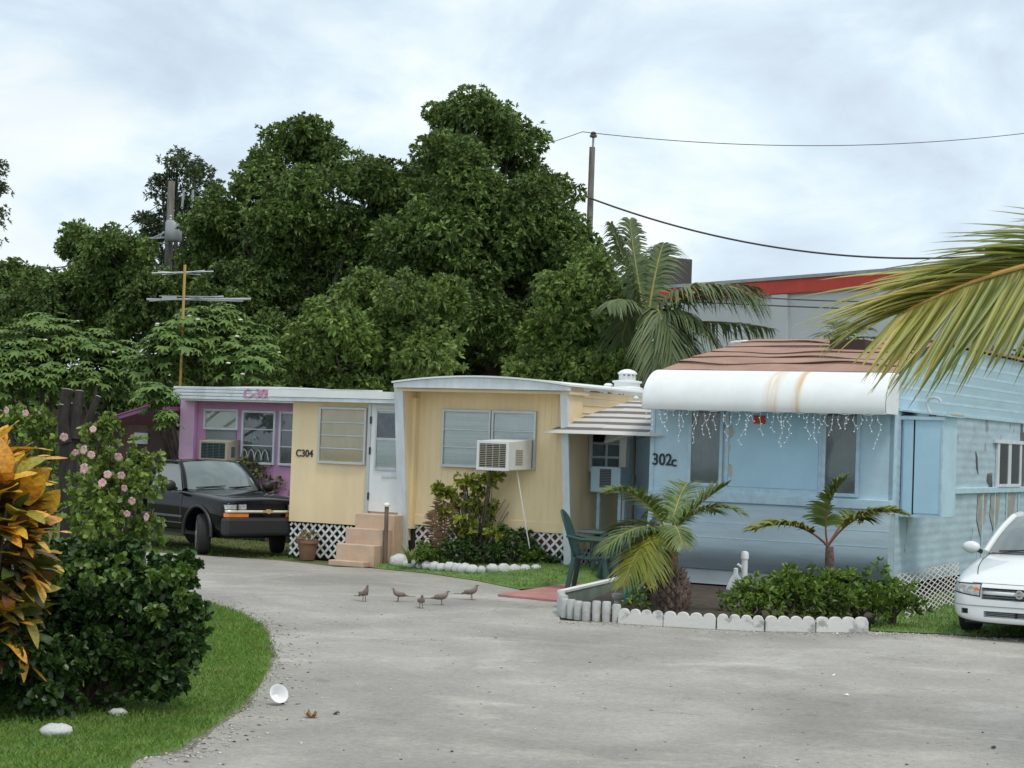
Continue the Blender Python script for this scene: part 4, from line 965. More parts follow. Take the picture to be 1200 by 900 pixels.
# teal pot, grey ornament
tp = G(742, 703, .07); t = empty('teal_pot', tp, 0, 'teal plastic planter behind the palm fronds', 'planter')
MB().lathe([(.12, 0), (.15, .28), (.165, .28), (.165, .31), (.14, .31), (.13, .25), (.001, .25)], 20).build('pot', mat('teal_plastic', (.03, .22, .23), .5), t, smooth=True)
MB().lathe([(.13, 0), (.001, .01)], 12, (0, 0, .26)).build('soil', soil, t)
gp = G(723, 714, .07)
o = MB().lathe([(.07, 0), (.07, .03), (.04, .05), (.035, .11), (.06, .13), (.07, .16), (.07, .19), (.02, .2)], 12, gp).build('garden_ornament', concrete, None, smooth=True); tag(o, 'small grey concrete birdbath ornament beside the log edging', 'ornament')
# ------------------------------------------------------------------ vehicles
def loft(sections, name, sub=2):
    """sections: (y, [(x,z)...]) half sections from bottom centre to top centre; mirrored and closed"""
    V, F = [], []; n = len(sections[0][1]); ring = 2*n-2
    for y, hs in sections:
        V += [(x, y, z) for x, z in hs]+[(-x, y, z) for x, z in hs[-2:0:-1]]
    for i in range(len(sections)-1):
        for k in range(ring): F.append((i*ring+k, i*ring+(k+1) % ring, (i+1)*ring+(k+1) % ring, (i+1)*ring+k))
    F.append(tuple(range(ring-1, -1, -1))); F.append(tuple((len(sections)-1)*ring+k for k in range(ring)))
    m = MB(); m.add(V, F); me = m.mesh(name); o = bpy.data.objects.new(name, me); C.objects.link(o)
    if sub: s = o.modifiers.new('s', 'SUBSURF'); s.levels = sub; s.render_levels = sub
    return o
def bake(o, cutters=(), angle=30):
    for c in cutters:
        b = o.modifiers.new('b', 'BOOLEAN'); b.object = c; b.operation = 'DIFFERENCE'; b.solver = 'EXACT'
    me = bpy.data.meshes.new_from_object(o.evaluated_get(bpy.context.evaluated_depsgraph_get())); nm = o.name
    for c in cutters: bpy.data.objects.remove(c)
    bpy.data.objects.remove(o)
    me.polygons.foreach_set('use_smooth', [True]*len(me.polygons)); me.set_sharp_from_angle(angle=R(angle)); return me
def cyl(x0, x1, y, z, r):
    m = MB(); m.lathe([(r, x0), (r, x1)], 32, (0, y, z), 'X'); o = m.build('cutter', None); return o
def boxc(*a): m = MB(); m.box(*a); return m.build('cutter', None)
tyre_m = mat('tyre_rubber', (.022, .022, .023), .85, bump=.3); rim_m = mat('rim_silver', (.42, .43, .44), .35, metal=.8); dark_pl = mat('black_plastic', (.018, .018, .02), .5)
car_glass = mat('car_glass', (.10, .13, .13), .06, spec=.9, coat=.6)
lamp_glass = mat('lamp_clear', (.40, .42, .42), .15, coat=1, var=.35, vscale=18); lamp_amber = mat('lamp_amber', (.75, .20, .02), .2, coat=1); chrome = mat('chrome', (.6, .6, .6), .18, metal=.9)
def wheel(parent, x, y, r, wd, out, steer=0):
    o = MB().lathe([(r*.62, -wd/2), (r*.86, -wd/2), (r*.97, -wd*.40), (r, -wd*.2), (r*.985, -wd*.18), (r*.985, -wd*.14), (r, -wd*.12), (r, wd*.12), (r*.985, wd*.14), (r*.985, wd*.18), (r, wd*.2), (r*.97, wd*.4), (r*.86, wd/2), (r*.62, wd/2)], 32, (0, 0, 0), 'X').build('wheel', tyre_m, parent, smooth=True)
    o.location = (x, y, r); o.rotation_euler = (0, 0, steer)
    m = MB(); xo = out*wd*.5
    m.lathe([(r*.64, xo-out*.03), (r*.66, xo+out*.004), (r*.60, xo+out*.0), (r*.56, xo-out*.03), (r*.2, xo-out*.015), (r*.17, xo+out*.01), (.001, xo+out*.012)], 24, (0, 0, 0), 'X')
    for k in range(5):
        a = 2*math.pi*k/5; m.bar((xo-out*.012, r*.15*math.cos(a), r*.15*math.sin(a)), (xo-out*.012, r*.6*math.cos(a), r*.6*math.sin(a)), r*.2, .03, up=(1, 0, 0))
    m.build('rim', rim_m, o, smooth=True); return o
from mathutils.bvhtree import BVHTree
def conform(me, fn, nu, nv, off=.008):
    bv = BVHTree.FromPolygons([v.co.copy() for v in me.vertices], [tuple(p.vertices) for p in me.polygons]); m = MB()
    def g(u, v):
        x, z = fn(u, v); h = bv.ray_cast(Vector((x, -2, z)), Vector((0, 1, 0)))
        y = h[0].y if h[0] is not None else .3
        return (x, min(y, .42)-off, z)
    m.grid(g, nu, nv); return m
def on_top(me, pts, off=.0):
    bv = BVHTree.FromPolygons([v.co.copy() for v in me.vertices], [tuple(p.vertices) for p in me.polygons]); r = []
    for x, y in pts:
        h = bv.ray_cast(Vector((x, y, 3)), Vector((0, 0, -1)))
        if h[0] is not None: r.append((x, y, h[0].z+off))
    return r
def quad_patch(P00, P10, P11, P01, bulge=(0, 0, 0), n=8):
    P = [Vector(p) for p in (P00, P10, P11, P01)]; b = Vector(bulge)
    def fn(u, v): return tuple((P[0]*(1-u)+P[1]*u)*(1-v)+(P[3]*(1-u)+P[2]*u)*v+b*(4*u*(1-u))*(1 if v >= 0 else 0))
    m = MB(); m.grid(fn, n, n); return m

# white saloon
cw_ = G(1133, 741); ca = R(27); tt = Vector((math.cos(ca), -math.sin(ca), 0)); ss = Vector((math.sin(ca), math.cos(ca), 0))
cO = cw_+tt*.80-ss*.90
car = empty('parked_car', cO, -ca, 'white saloon car parked on the grass beside the blue trailer', 'car')
paint_w = mat('car_white', (.74, .77, .78), .28, coat=.8, spec=.5)
def sec(y, w, zb, zs, zt, crown=.03, tuck=.05):
    return (y, [(0, zb), (w*.75, zb), (w-tuck*.4, zb+.05), (w, zb+(zs-zb)*.45), (w-.01, zs-.03), (w-.07, zs+(zt-zs)*.55), (w*.72, zt), (w*.35, zt+crown*.8), (0, zt+crown)])
S = [sec(-.02, .50, .24, .50, .56, .02), sec(0.0, .62, .21, .52, .60, .03), sec(.10, .75, .20, .58, .675, .04), sec(.26, .825, .19, .64, .73, .04), sec(.55, .86, .19, .70, .80, .045), sec(.95, .872, .20, .76, .865, .05),
     sec(1.35, .875, .20, .82, .92, .05), sec(1.75, .875, .20, .87, .955, .02), sec(2.6, .875, .20, .90, .96, .0), sec(3.4, .872, .20, .93, .97, .0), sec(3.9, .868, .21, .94, 1.0, .03), sec(4.4, .83, .24, .92, .99, .03), sec(4.6, .75, .30, .85, .93, .02), sec(4.64, .6, .38, .78, .86, .0)]
bo = loft(S, 'body')
cut = [cyl(-1.2, -.55, .93, .33, .36), cyl(.55, 1.2, .93, .33, .36), cyl(-1.2, -.55, 3.55, .33, .36), cyl(.55, 1.2, 3.55, .33, .36), boxc(-.44, .44, -.3, .12, .475, .61), boxc(-.40, .40, -.3, .07, .275, .345), boxc(-.67, -.585, -.3, .19, .30, .36), boxc(.585, .67, -.3, .19, .30, .36)]
bm_ = bake(bo, cut); body = link('body', bm_, paint_w, car)
MB().box(-.7, .7, .35, 4.3, .17, .55).build('chassis', dark_pl, car)
for sx in (-1, 1):
    for yy in (.93, 3.55): wheel(car, sx*.755, yy, .31, .2, sx)
# bumper lip and seam
m = MB()
for k in range(3): z = .292+.018*k; m.box(-.39, .39, .045, .06, z-.004, z+.004)
m.box(-.05, -.035, .0, .06, .28, .34).build('lower_grille', dark_pl, car)
gr = MB()
for k in range(5): z = .488+.026*k; gr.box(-.43, .43, .07, .085, z-.006, z+.006)
gr.build('grille', dark_pl, car)
m = MB(); 
def gbar(u, v): x = -.47+.94*u; return (x, -.012+.10*(abs(2*u-1)**2.6)+.0*v, .532+.040*v)
m.grid(gbar, 16, 2); o = m.build('grille_bar', paint_w, car, smooth=True, fix=False); o.modifiers.new('t', 'SOLIDIFY').thickness = .05
em = MB(); em.lathe([(.030, 0), (.046, 0), (.05, .008), (.046, .018), (.030, .018), (.030, 0)], 24, (0, -.038, .552), 'Y'); em.box(-.056, .056, -.044, -.022, .543, .561); em.build('emblem', chrome, car, smooth=True)
for sx in (-1, 1):
    def hfn(u, v): return (sx*(.455+.36*u), .515+.035*u+(.125-.045*u)*v)
    conform(bm_, lambda u, v: (sx*(.443+.385*u), .500+.035*u+(.155-.045*u)*v), 14, 6, .004).build('lamp_gasket', dark_pl, car, smooth=True, fix=False)
    h_ = conform(bm_, hfn, 14, 6, .009).build('headlight', lamp_glass, car, smooth=True, fix=False)
    for uu, rr_, mt in ((.28, .040, chrome), (.58, .046, chrome), (.10, .030, lamp_amber)):
        x, z = hfn(uu, .5); yv = min((abs(v.co.x-x)+abs(v.co.z-z), v.co.y) for v in h_.data.vertices)[1]
        MB().lathe([(.001, .0), (rr_, -.004), (rr_*1.08, .004)], 16, (x, yv-.002, z), 'Y').build('reflector', mt, h_, smooth=True)
    MB().lathe([(.001, 0), (.03, 0), (.034, .01), (.034, .05)], 14, (sx*.628, .12, .33), 'Y').build('fog_light', dark_pl, car, smooth=True)
    # mirror
    mm = MB(); mm.ball((sx*.965, 1.72, .985), (.115, .06, .075), 14, 10); mm.build('mirror', paint_w, car, smooth=True)
    MB().bar((sx*.83, 1.74, .93), (sx*.90, 1.73, .96), .06, .05).build('mirror_arm', dark_pl, car)
sm1 = on_top(bm_, [(.70-.10*(1-t)**2*1.5+.0*t, .30+1.25*t) for t in np.linspace(0, 1, 16)], .001)
MB().tube(sm1, .006, 5).build('hood_seam', dark_pl, car); MB().tube([(-x, y, z) for x, y, z in sm1], .006, 5).build('hood_seam', dark_pl, car)
pts_ = conform(bm_, lambda u, v: (-.56+1.12*u, .655+.03*v), 20, 1, -.002).v[:21]; MB().tube(pts_, .005, 5).build('hood_seam', dark_pl, car)
pts_ = conform(bm_, lambda u, v: (-.80+1.6*u, .40+.03*v), 30, 1, .001).v[:31]; MB().tube(pts_, .006, 5).build('bumper_crease_shade', mat('shadow_line', (.25, .26, .27), .6), car)  # grey line paints the shade of a bumper crease
# greenhouse
A0, A1p, B0, B1p = (.755, 1.62, .935), (.58, 2.28, 1.375), (.62, 3.95, 1.0), (.55, 3.25, 1.38)
m = MB()
def ws(u, v):
    c = 2*u-1; x0 = .755*c; x1 = .56*c; y0 = 1.32+.32*c*c; y1 = 2.14+.14*c*c; z0 = .955-.02*c*c; z1 = 1.405-.035*c*c
    bul = .03*math.sin(math.pi*v); return (x0+(x1-x0)*v, y0+(y1-y0)*v-bul*.6, z0+(z1-z0)*v+bul)
m.grid(ws, 16, 10).build('windshield', car_glass, car, smooth=True, fix=False)
m = MB(); m.grid(lambda u, v: (ws(u, 1)[0]*(1+.04*math.sin(math.pi*v)), ws(u, 1)[1]+(3.1-ws(u, 1)[1])*v, ws(u, 1)[2]+.025*math.sin(math.pi*v)), 16, 8).build('roof', paint_w, car, smooth=True, fix=False)
m = MB(); m.grid(lambda u, v: ((2*u-1)*(.56+.12*v), 3.1+.75*v, 1.40-.035*(2*u-1)**2-.40*v+.03*math.sin(math.pi*v)), 12, 8).build('rear_window', car_glass, car, smooth=True, fix=False)
for sx in (-1, 1):
    m = MB(); u = 0 if sx < 0 else 1
    pl = [Vector(ws(u, v/8)) for v in range(9)]; m.tube([p+Vector((sx*.01, .005, 0)) for p in pl], .042, 8); m.tube([pl[-1]+Vector((sx*.01, .005, 0)), (sx*.585, 2.7, 1.39), (sx*.565, 3.1, 1.37)], .04, 8); m.tube([(sx*.565, 3.1, 1.37), (sx*.68, 3.85, .99)], .05, 8)
    m.build('pillar', paint_w, car, smooth=True)
    m = MB(); m.add([pl[0]+Vector((sx*.02, .03, -.02)), pl[-1]+Vector((sx*.012, .02, -.02)), (sx*.575, 3.1, 1.36), (sx*.70, 3.85, .97), (sx*.79, 2.7, .95)], [(0, 4, 2, 1), (4, 3, 2)]); m.build('side_window', car_glass, car)
m = MB()
wp = [Vector(ws(.5+.38*math.cos(a)*1, .03)) for a in (3.14, 2.0, 1.2)]; m.tube([Vector(ws(.12, .02))+Vector((0, -.02, .012)), Vector(ws(.35, .05))+Vector((0, -.02, .016)), Vector(ws(.55, .06))+Vector((0, -.02, .016))], .01, 6); m.tube([Vector(ws(.5, .02))+Vector((0, -.02, .012)), Vector(ws(.85, .06))+Vector((0, -.02, .016))], .01, 6); m.build('wiper', dark_pl, car)
m = MB(); m.grid(lambda u, v: (-.3+.75*u, 1.72+.25*v+.03*math.sin(u*7), .965+.16*v+.03*math.sin(u*5+v*3)), 10, 6); m.build('dashboard_paper', white_paint, car, smooth=True, fix=False)
m = MB(); m.grid(lambda u, v: (-.64+1.28*u, 1.2+.1*math.cos((u-.5)*2.4)*0+.32*(2*u-1)**2*.9+.06*v, .945-.02*(2*u-1)**2+.012*v), 14, 1).build('cowl', dark_pl, car, smooth=True, fix=False)

# black pickup
ta = R(-40)                                     # nose turned towards the right
fw_ = Vector((math.sin(-ta), -math.cos(ta), 0)); rg = Vector((math.cos(ta), -math.sin(ta), 0))
tw = G(238, 649.5); tO = tw+rg*.73+fw_*.78
tk = empty('pickup_truck', tO, -ta, 'black pickup truck parked before the pink trailer', 'pickup')
paint_b = mat('truck_black', (.006, .007, .009), .07, coat=0, spec=.26)
def tsec(y, w, zb, zs, zt, crown=.02):
    return (y, [(0, zb), (w*.8, zb), (w-.03, zb+.03), (w, zb+.14), (w+.005, zb+(zs-zb)*.55), (w-.008, zs-.10), (w-.03, zs-.015), (w-.10, zt), (w*.5, zt+crown), (0, zt+crown*1.3)])
T = [tsec(-.02, .74, .42, .88, .90, .01), tsec(.0, .80, .40, .90, .925, .02), tsec(.07, .84, .38, .93, .96, .03), tsec(.4, .855, .36, .97, 1.0, .04), tsec(1.0, .865, .36, 1.02, 1.045, .05), tsec(1.35, .865, .36, 1.045, 1.07, .03), tsec(1.6, .865, .36, 1.05, 1.07, .0), tsec(2.5, .865, .36, 1.06, 1.08, .0), tsec(2.7, .862, .36, 1.06, 1.085, .0)]
to = loft(T, 'body'); tc_ = [cyl(-1.2, -.5, .78, .36, .44), cyl(.5, 1.2, .78, .36, .44), boxc(-.40, .40, -.3, .10, .735, .885)]
tbm = bake(to, tc_); link('body', tbm, paint_b, tk)
Tb = [tsec(2.72, .855, .42, 1.05, 1.075, .0), tsec(2.78, .862, .40, 1.06, 1.08, .0), tsec(3.5, .865, .40, 1.06, 1.08, .0), tsec(4.6, .86, .42, 1.06, 1.08, .0), tsec(4.72, .84, .44, 1.05, 1.07, .0)]
tb_ = loft(Tb, 'cargo_bed'); link('cargo_bed', bake(tb_, [cyl(-1.2, -.5, 3.53, .36, .43), cyl(.5, 1.2, 3.53, .36, .43), boxc(-.74, .74, 2.86, 4.62, .62, 1.4)]), paint_b, tk)
MB().box(-.6, .6, .3, 4.6, .30, .60).build('chassis', dark_pl, tk)
for sx in (-1, 1):
    wheel(tk, sx*.745, .78, .345, .23, sx, R(-27)); wheel(tk, sx*.745, 3.53, .345, .23, sx)
    for yy in (.78, 3.53):
        m = MB(); m.tube([(sx*.868, yy+.46*math.cos(R(a)), .36+.46*math.sin(R(a))) for a in range(-8, 189, 12)], .028, 8); m.build('wheel_flare', dark_pl if yy < 1 else paint_b, tk, smooth=True)
MB().box(-.84, .84, -.12, .10, .36, .665).build('bumper', mat('bumper_black', (.02, .021, .024), .5), tk, bevel=.05)
MB().box(-.39, .39, .02, .09, .735, .885).build('grille_back', dark, tk)
m = MB()
for k in range(5): m.box(-.39, .39, .0, .03, .75+.03*k, .757+.03*k)
m.build('grille', dark_pl, tk)
o = conform(to2 if False else tbm, lambda u, v: ((2*u-1)*.81, .742+.045*v), 30, 1, .03); o.v = [(x, min(y, -.05) if abs(x) < .45 else y, z) for x, y, z in o.v]
o = o.build('chrome_bar', mat('gold_chrome', (.78, .74, .64), .3, metal=.3), tk, smooth=True, fix=False); o.modifiers.new('t', 'SOLIDIFY').thickness = .03
em = MB(); em.prism([(-.085, .745), (-.03, .745), (-.025, .73), (.025, .73), (.03, .745), (.085, .745), (.095, .79), (.04, .79), (.035, .805), (-.035, .805), (-.04, .79), (-.095, .79)], -.085, -.05, 'Y'); em.build('emblem', mat('emblem_gold', (.60, .48, .25), .35, metal=.5), tk, bevel=.004)
for sx in (-1, 1):
    h_ = conform(tbm, lambda u, v: (sx*(.415+.39*u), .80+.085*v-.012*u*v), 14, 4, .012).build('headlight', lamp_glass, tk, smooth=True, fix=False)
    x = sx*.60; MB().box(x-.006, x+.006, -.075, .02, .80, .885).build('divider', dark_pl, h_)
    conform(tbm, lambda u, v: (sx*(.37+.45*u), .672+.062*v), 14, 3, .02).build('turn_signal', lamp_amber, tk, smooth=True, fix=False)
    mm = MB(); mm.ball((sx*1.0, 1.52, 1.135), (.115, .075, .095), 14, 10); mi = mm.build('mirror', dark_pl, tk, smooth=True)
    MB().bar((sx*.86, 1.55, 1.07), (sx*.95, 1.53, 1.11), .08, .06).build('mirror_arm', dark_pl, mi)
    m = MB(); m.box(min(sx*.868, sx*.885), max(sx*.868, sx*.885), 1.3, 2.68, .60, .635); m.build('side_moulding', mat('moulding_grey', (.10, .10, .11), .5), tk)
    m = MB(); m.box(min(sx*.868, sx*.882), max(sx*.868, sx*.882), 1.28, 2.69, .50, .515).box(min(sx*.866, sx*.872), max(sx*.866, sx*.872), 1.36, 1.366, .5, 1.04); m.build('door_seam', MATS['moulding_grey'], tk)
def tws(u, v):
    c = 2*u-1; x = c*(.74+(.60-.74)*v); y = 1.22+.20*c*c+(1.76+.10*c*c-1.22-.20*c*c)*v; z = 1.085-.01*c*c+(1.555-.03*c*c-1.075)*v; b = .03*math.sin(math.pi*v); return (x, y-b*.7, z+b)
m = MB(); m.grid(tws, 14, 8).build('windshield', car_glass, tk, smooth=True, fix=False)
m = MB(); m.grid(lambda u, v: (tws(u, 1)[0]*(1+.03*math.sin(math.pi*v)), tws(u, 1)[1]+(2.62-tws(u, 1)[1])*v, tws(u, 1)[2]+.03*math.sin(math.pi*v)), 14, 6).build('roof', paint_b, tk, smooth=True, fix=False)
m = MB(); m.grid(lambda u, v: ((2*u-1)*(.60+.10*v), 2.62+.08*v, 1.555-.03*(2*u-1)**2-.48*v), 10, 4).build('rear_window', car_glass, tk, smooth=True, fix=False)
for sx in (-1, 1):
    u = 0 if sx < 0 else 1; pl = [Vector(tws(u, v/8)) for v in range(9)]
    m = MB(); m.tube([p+Vector((sx*.008, .0, 0)) for p in pl], .042, 8); m.tube([pl[-1], (sx*.615, 2.2, 1.545), (sx*.60, 2.62, 1.52)], .04, 8); m.tube([(sx*.60, 2.62, 1.53), (sx*.66, 2.66, 1.3), (sx*.75, 2.68, 1.07)], .06, 8); m.build('pillar', paint_b, tk, smooth=True)
    m = MB(); m.add([pl[0]+Vector((sx*.06, .02, -.02)), pl[-1]+Vector((sx*.012, .02, -.01)), (sx*.605, 2.6, 1.52), (sx*.76, 2.66, 1.06)], [(0, 3, 2, 1)]); m.build('side_window', car_glass, tk)
m = MB(); m.tube([Vector(tws(.1, .03))+Vector((0, -.03, .02)), Vector(tws(.45, .08))+Vector((0, -.03, .02))], .011, 6).tube([Vector(tws(.5, .03))+Vector((0, -.03, .02)), Vector(tws(.85, .08))+Vector((0, -.03, .02))], .011, 6); m.build('wiper', dark_pl, tk)
MB().box(-.7, .7, 1.6, 2.5, .9, 1.1).build('dashboard', dark_pl, tk)
# ------------------------------------------------------------------ palms
def bez(p0, p1, p2, t): return p0*(1-t)**2+p1*2*t*(1-t)+p2*t*t
def frond_geo(p0, p1, p2, n, Lmax, wid, lift=.35, droop=.5, fwd=.55, start=.18, spread=1.0, jit=.08, seg=3, shape=None, sidev=None):
    """rachis tube + two rows of narrow leaflets; returns (rachis MB, V, F)"""
    p0, p1, p2 = Vector(p0), Vector(p1), Vector(p2); m = MB(); K = 14
    pts = [bez(p0, p1, p2, k/K) for k in range(K+1)]; L = sum((pts[i+1]-pts[i]).length for i in range(K))
    m.tube(pts, [L*.014*(1-.82*k/K)+.002 for k in range(K+1)], 6)
    V, F = [], []
    for i in range(n):
        s = start+(1-start)*(i+.5)/n; P = bez(p0, p1, p2, s); T = (bez(p0, p1, p2, min(1, s+.02))-bez(p0, p1, p2, s-.02)).normalized()
        up = Vector((0, 0, 1)); S = T.cross(up)
        if sidev is not None: S = Vector(sidev)-T*Vector(sidev).dot(T)
        S = S.normalized() if S.length > .05 else Vector((1, 0, 0)); U = S.cross(T).normalized()
        if U.z < 0 and sidev is None: U = -U
        q = (s-start)/(1-start); Ll = Lmax*((.45+.55*math.sin(math.pi*min(1, q*1.25+.12)*.62)) if shape is None else shape(q))*(1 if q < .75 else 1-.65*(q-.75)/.25)
        for sg in (-1, 1):
            d = (S*sg*spread*random.uniform(.85, 1.15)+T*(fwd+.6*q**2)*random.uniform(.85, 1.2)+U*lift*random.uniform(.6, 1.4)+Vector((random.gauss(0, jit), random.gauss(0, jit), random.gauss(0, jit)))).normalized()
            ll = Ll*random.uniform(.88, 1.1); nrm = d.cross(T.cross(d)).normalized(); wv = d.cross(nrm); wv = T-d*T.dot(d); wv = wv.normalized() if wv.length > .01 else S
            o = len(V)
            for k in range(seg+1):
                t = k/seg; c = P+d*ll*t+Vector((0, 0, -1))*ll*droop*t*t; w2 = wid*.5*(1-t**1.6)*(.55+.9*min(1, t*3)*.5)+.0008
                V += [c-wv*w2, c+wv*w2]
            for k in range(seg): a = o+2*k; F += [(a, a+1, a+3), (a, a+3, a+2)]
    return m, V, F
def frond(parent, leaf_m, rach_m, *a, **k):
    m, V, F = frond_geo(*a, **k); f = link('frond', rmesh('frond', [tuple(v) for v in V], F), leaf_m, parent); m.build('rachis', rach_m, f, smooth=True); return f
palm_leaf = mat('palm_leaflet', (.13, .19, .04), .45, var=.35, vscale=1.5, island=.25, trans=.25)
palm_young = mat('palm_yellowgreen', (.24, .27, .04), .45, var=.3, vscale=1.5, island=.25, trans=.25)
coco_leaf = mat('coconut_leaflet', (.09, .14, .05), .45, var=.3, vscale=1.2, island=.25, trans=.25)
rach = mat('palm_rachis', (.30, .27, .07), .6, var=.2); rach_red = mat('red_petiole', (.22, .10, .06), .6, var=.2)
bark = mat('palm_bark', (.15, .105, .085), .95, var=.45, vscale=9, bump=.8, bscale=25)

# fat-based palm in the bed
pY = G(787, 715, .07).y; P = lambda px, py, dy=0: PD(px, py, pY+dy)
pb0 = G(787, 716, .06); pr_ = empty('palm', pb0, 0, 'small palm with fat scaly base and drooping yellow green fronds', 'palm')
def rel(p): return Vector(p)-pb0
tr = MB(); zs = [0, .08, .20, .34, .48, .62, .80, 1.0]; rs = [.195, .215, .205, .165, .120, .095, .08, .07]
top = rel(P(784, 627)); 
tr.tube([Vector((top.x*(z/1.0)**2*.9, 0, z*top.z/1.0*.98)) for z in zs], rs, 14).build('trunk', bark, pr_, smooth=True)
sc_ = MB()
for ring in range(9):
    z = .02+ring*.058; r = np.interp(z, zs, rs)
    for k in range(13):
        a = 2*math.pi*(k+.5*(ring % 2))/13+random.uniform(-.1, .1); c = Vector((r*math.cos(a), r*math.sin(a), z)); o = Vector((math.cos(a), math.sin(a), 0)); tn = Vector((-math.sin(a), math.cos(a), 0))
        sc_.add([c-tn*.05-o*.02, c+tn*.05-o*.02, c+o*random.uniform(.03, .065)+Vector((0, 0, .075)), c+o*.035+Vector((0, 0, -.02))], [(0, 1, 2), (0, 2, 3), (1, 3, 2), (0, 3, 1)])
sc_.build('leaf_scar', mat('scar_bark', (.21, .155, .13), .95, var=.5, vscale=8, bump=.6), pr_)
hub = Vector((top.x, 0, top.z))
tips = [((752, 568), (714, 577), -.3, palm_leaf, .40, .6), ((812, 592), (852, 568), .1, palm_leaf, .40, .6), ((828, 578), (870, 602), -.3, palm_leaf, .36, .35), ((748, 602), (709, 644), -.5, palm_leaf, .38, .2), ((758, 612), (730, 684), -.7, palm_young, .36, .1), ((772, 612), (757, 682), -.8, palm_young, .34, .1), ((796, 575), (806, 566), .9, palm_leaf, .38, .5), ((762, 575), (742, 584), .9, palm_leaf, .38, .5), ((745, 598), (718, 622), .5, palm_leaf, .36, .3), ((808, 585), (838, 600), .9, palm_leaf, .34, .3), ((765, 606), (742, 660), .3, palm_young, .36, .1), ((790, 600), (800, 640), -.9, palm_leaf, .26, .1)]
for c1, t1, dy, lm_, Lx, lf in tips:
    frond(pr_, lm_, rach, hub, rel(P(c1[0], c1[1], dy*.6)), rel(P(t1[0], t1[1], dy)), n=52, Lmax=Lx*1.1, wid=.032, lift=lf, droop=.36, fwd=.5, start=.13)
# slim palm in the hedge
qY = G(970, 714, .07).y; q0 = G(972, 716, .06); pr2 = empty('palm', q0, 0, 'slim young palm with reddish stems rising from the hedge', 'palm')
Q = lambda px, py, dy=0: PD(px, py, qY+dy)-q0
h2 = Q(970, 640)
MB().tube([(0, 0, 0), (0, 0, .4), (h2.x*.6, 0, h2.z*.7), (h2.x, 0, h2.z)], [.085, .075, .065, .05], 10).build('trunk', bark, pr2, smooth=True)
for c1, t1, dy, lm_, Lx, n in [((935, 602), (883, 621), -.3, palm_young, .32, 34), ((960, 590), (992, 560), -.1, palm_leaf, .34, 36), ((1005, 588), (1061, 603), -.3, palm_young, .32, 36), ((998, 588), (1012, 608), .6, palm_leaf, .28, 28)]:
    sv = None
    frond(pr2, lm_, rach_red, h2, Q(c1[0], c1[1], dy*.6), Q(t1[0], t1[1], dy), n=n+40, Lmax=Lx*1.35, wid=.042, lift=.45, droop=.36, fwd=.5, start=.24)
# coconut palm behind the roofs
kY = 40.0; k0 = PD(757, 560, kY); k0.z = 0; kp = empty('coconut_palm', k0, 0, 'tall coconut palm behind the dark tree and brown roof', 'palm'); K_ = lambda px, py, dy=0: PD(px, py, kY+dy)-k0
kh = K_(757, 385); MB().tube([(0, 0, 0), (.1, 0, kh.z*.5), tuple(kh)], [.2, .15, .12], 10).build('trunk', bark, kp, smooth=True)
for c1, t1, dy, Lx in [((742, 300), (738, 258), .3, .95), ((735, 310), (716, 262), -.3, .8), ((770, 300), (778, 285), .8, .8), ((800, 300), (893, 352), -.6, 1.0), ((820, 318), (890, 338), .6, 1.0), ((790, 350), (800, 425), -.8, 1.0), ((800, 330), (850, 415), -.5, 1.0), ((735, 335), (712, 358), -1., .6), ((830, 370), (905, 385), 1.0, .8), ((780, 320), (775, 440), -1.0, .9), ((745, 320), (728, 400), .6, .9)]:
    frond(kp, mat('coconut_pale', (.125, .175, .07), .5, var=.3, vscale=1.2, island=.25, trans=.25), rach, kh, K_(c1[0], c1[1], dy*.5), K_(t1[0], t1[1], dy), n=64, Lmax=Lx, wid=.065, lift=.15, droop=.7, fwd=.5, start=.12)
# small palm top behind the blue roof
sY = 42.0; s0_ = PD(985, 560, sY); s0_.z = 0; sp2 = empty('coconut_palm', s0_, 0, 'palm whose top just shows above the brown roof', 'palm'); S_ = lambda px, py, dy=0: PD(px, py, sY+dy)-s0_
sh = S_(985, 402); MB().tube([(0, 0, 0), tuple(sh)], [.16, .1], 8).build('trunk', bark, sp2, smooth=True)
for c1, t1, dy in [((975, 385), (965, 393), -.5), ((990, 378), (1000, 380), .2), ((1000, 384), (1022, 386), -.3), ((985, 380), (978, 378), .5), ((1010, 390), (1035, 400), .3), ((965, 395), (955, 404), .3)]:
    frond(sp2, coco_leaf, rach, sh, S_(c1[0], c1[1], dy*.5), S_(t1[0], t1[1], dy), n=24, Lmax=.5, wid=.05, lift=.3, droop=.4, fwd=.6, start=.1)
# near coconut palm: trunk right of the picture, one frond hangs in
nY = 7.6; n0 = Vector((5.3, 10.6, 0)); npalm = empty('coconut_palm', n0, 0, 'coconut palm whose big yellow green frond hangs over the white car', 'palm')
nh = Vector((0, 0, 4.2)); MB().tube([(0.35, .3, 0), (.2, .15, 1.5), (.05, 0, 3), (0, 0, 4.2)], [.19, .14, .12, .11], 14).build('trunk', bark, npalm, smooth=True)
NP = lambda px, py, Y: PD(px, py, Y)-n0
near_leaf = [mat('near_leaflet_green', (.27, .32, .09), .38, var=.3, vscale=4, trans=.3), mat('near_leaflet_olive', (.36, .37, .09), .38, var=.3, vscale=4, trans=.3), mat('near_leaflet_yellow', (.48, .42, .11), .4, var=.3, vscale=4, trans=.3)]
def leaflet_proto(bend, k):
    m = MB(); n = 9
    for i in range(n+1):
        t = i/n; w2 = .5*(min(1, .45+t*4.5))*(1-t**2.2)+.004; z = -bend*t*t
        m.v += [(-w2, t, z), (0, t, z-.35*w2*0-.25*w2*.12), (w2, t, z)]
    for i in range(n):
        a = 3*i; m.f += [(a, a+1, a+4, a+3), (a+1, a+2, a+5, a+4)]
    return m
protos = []
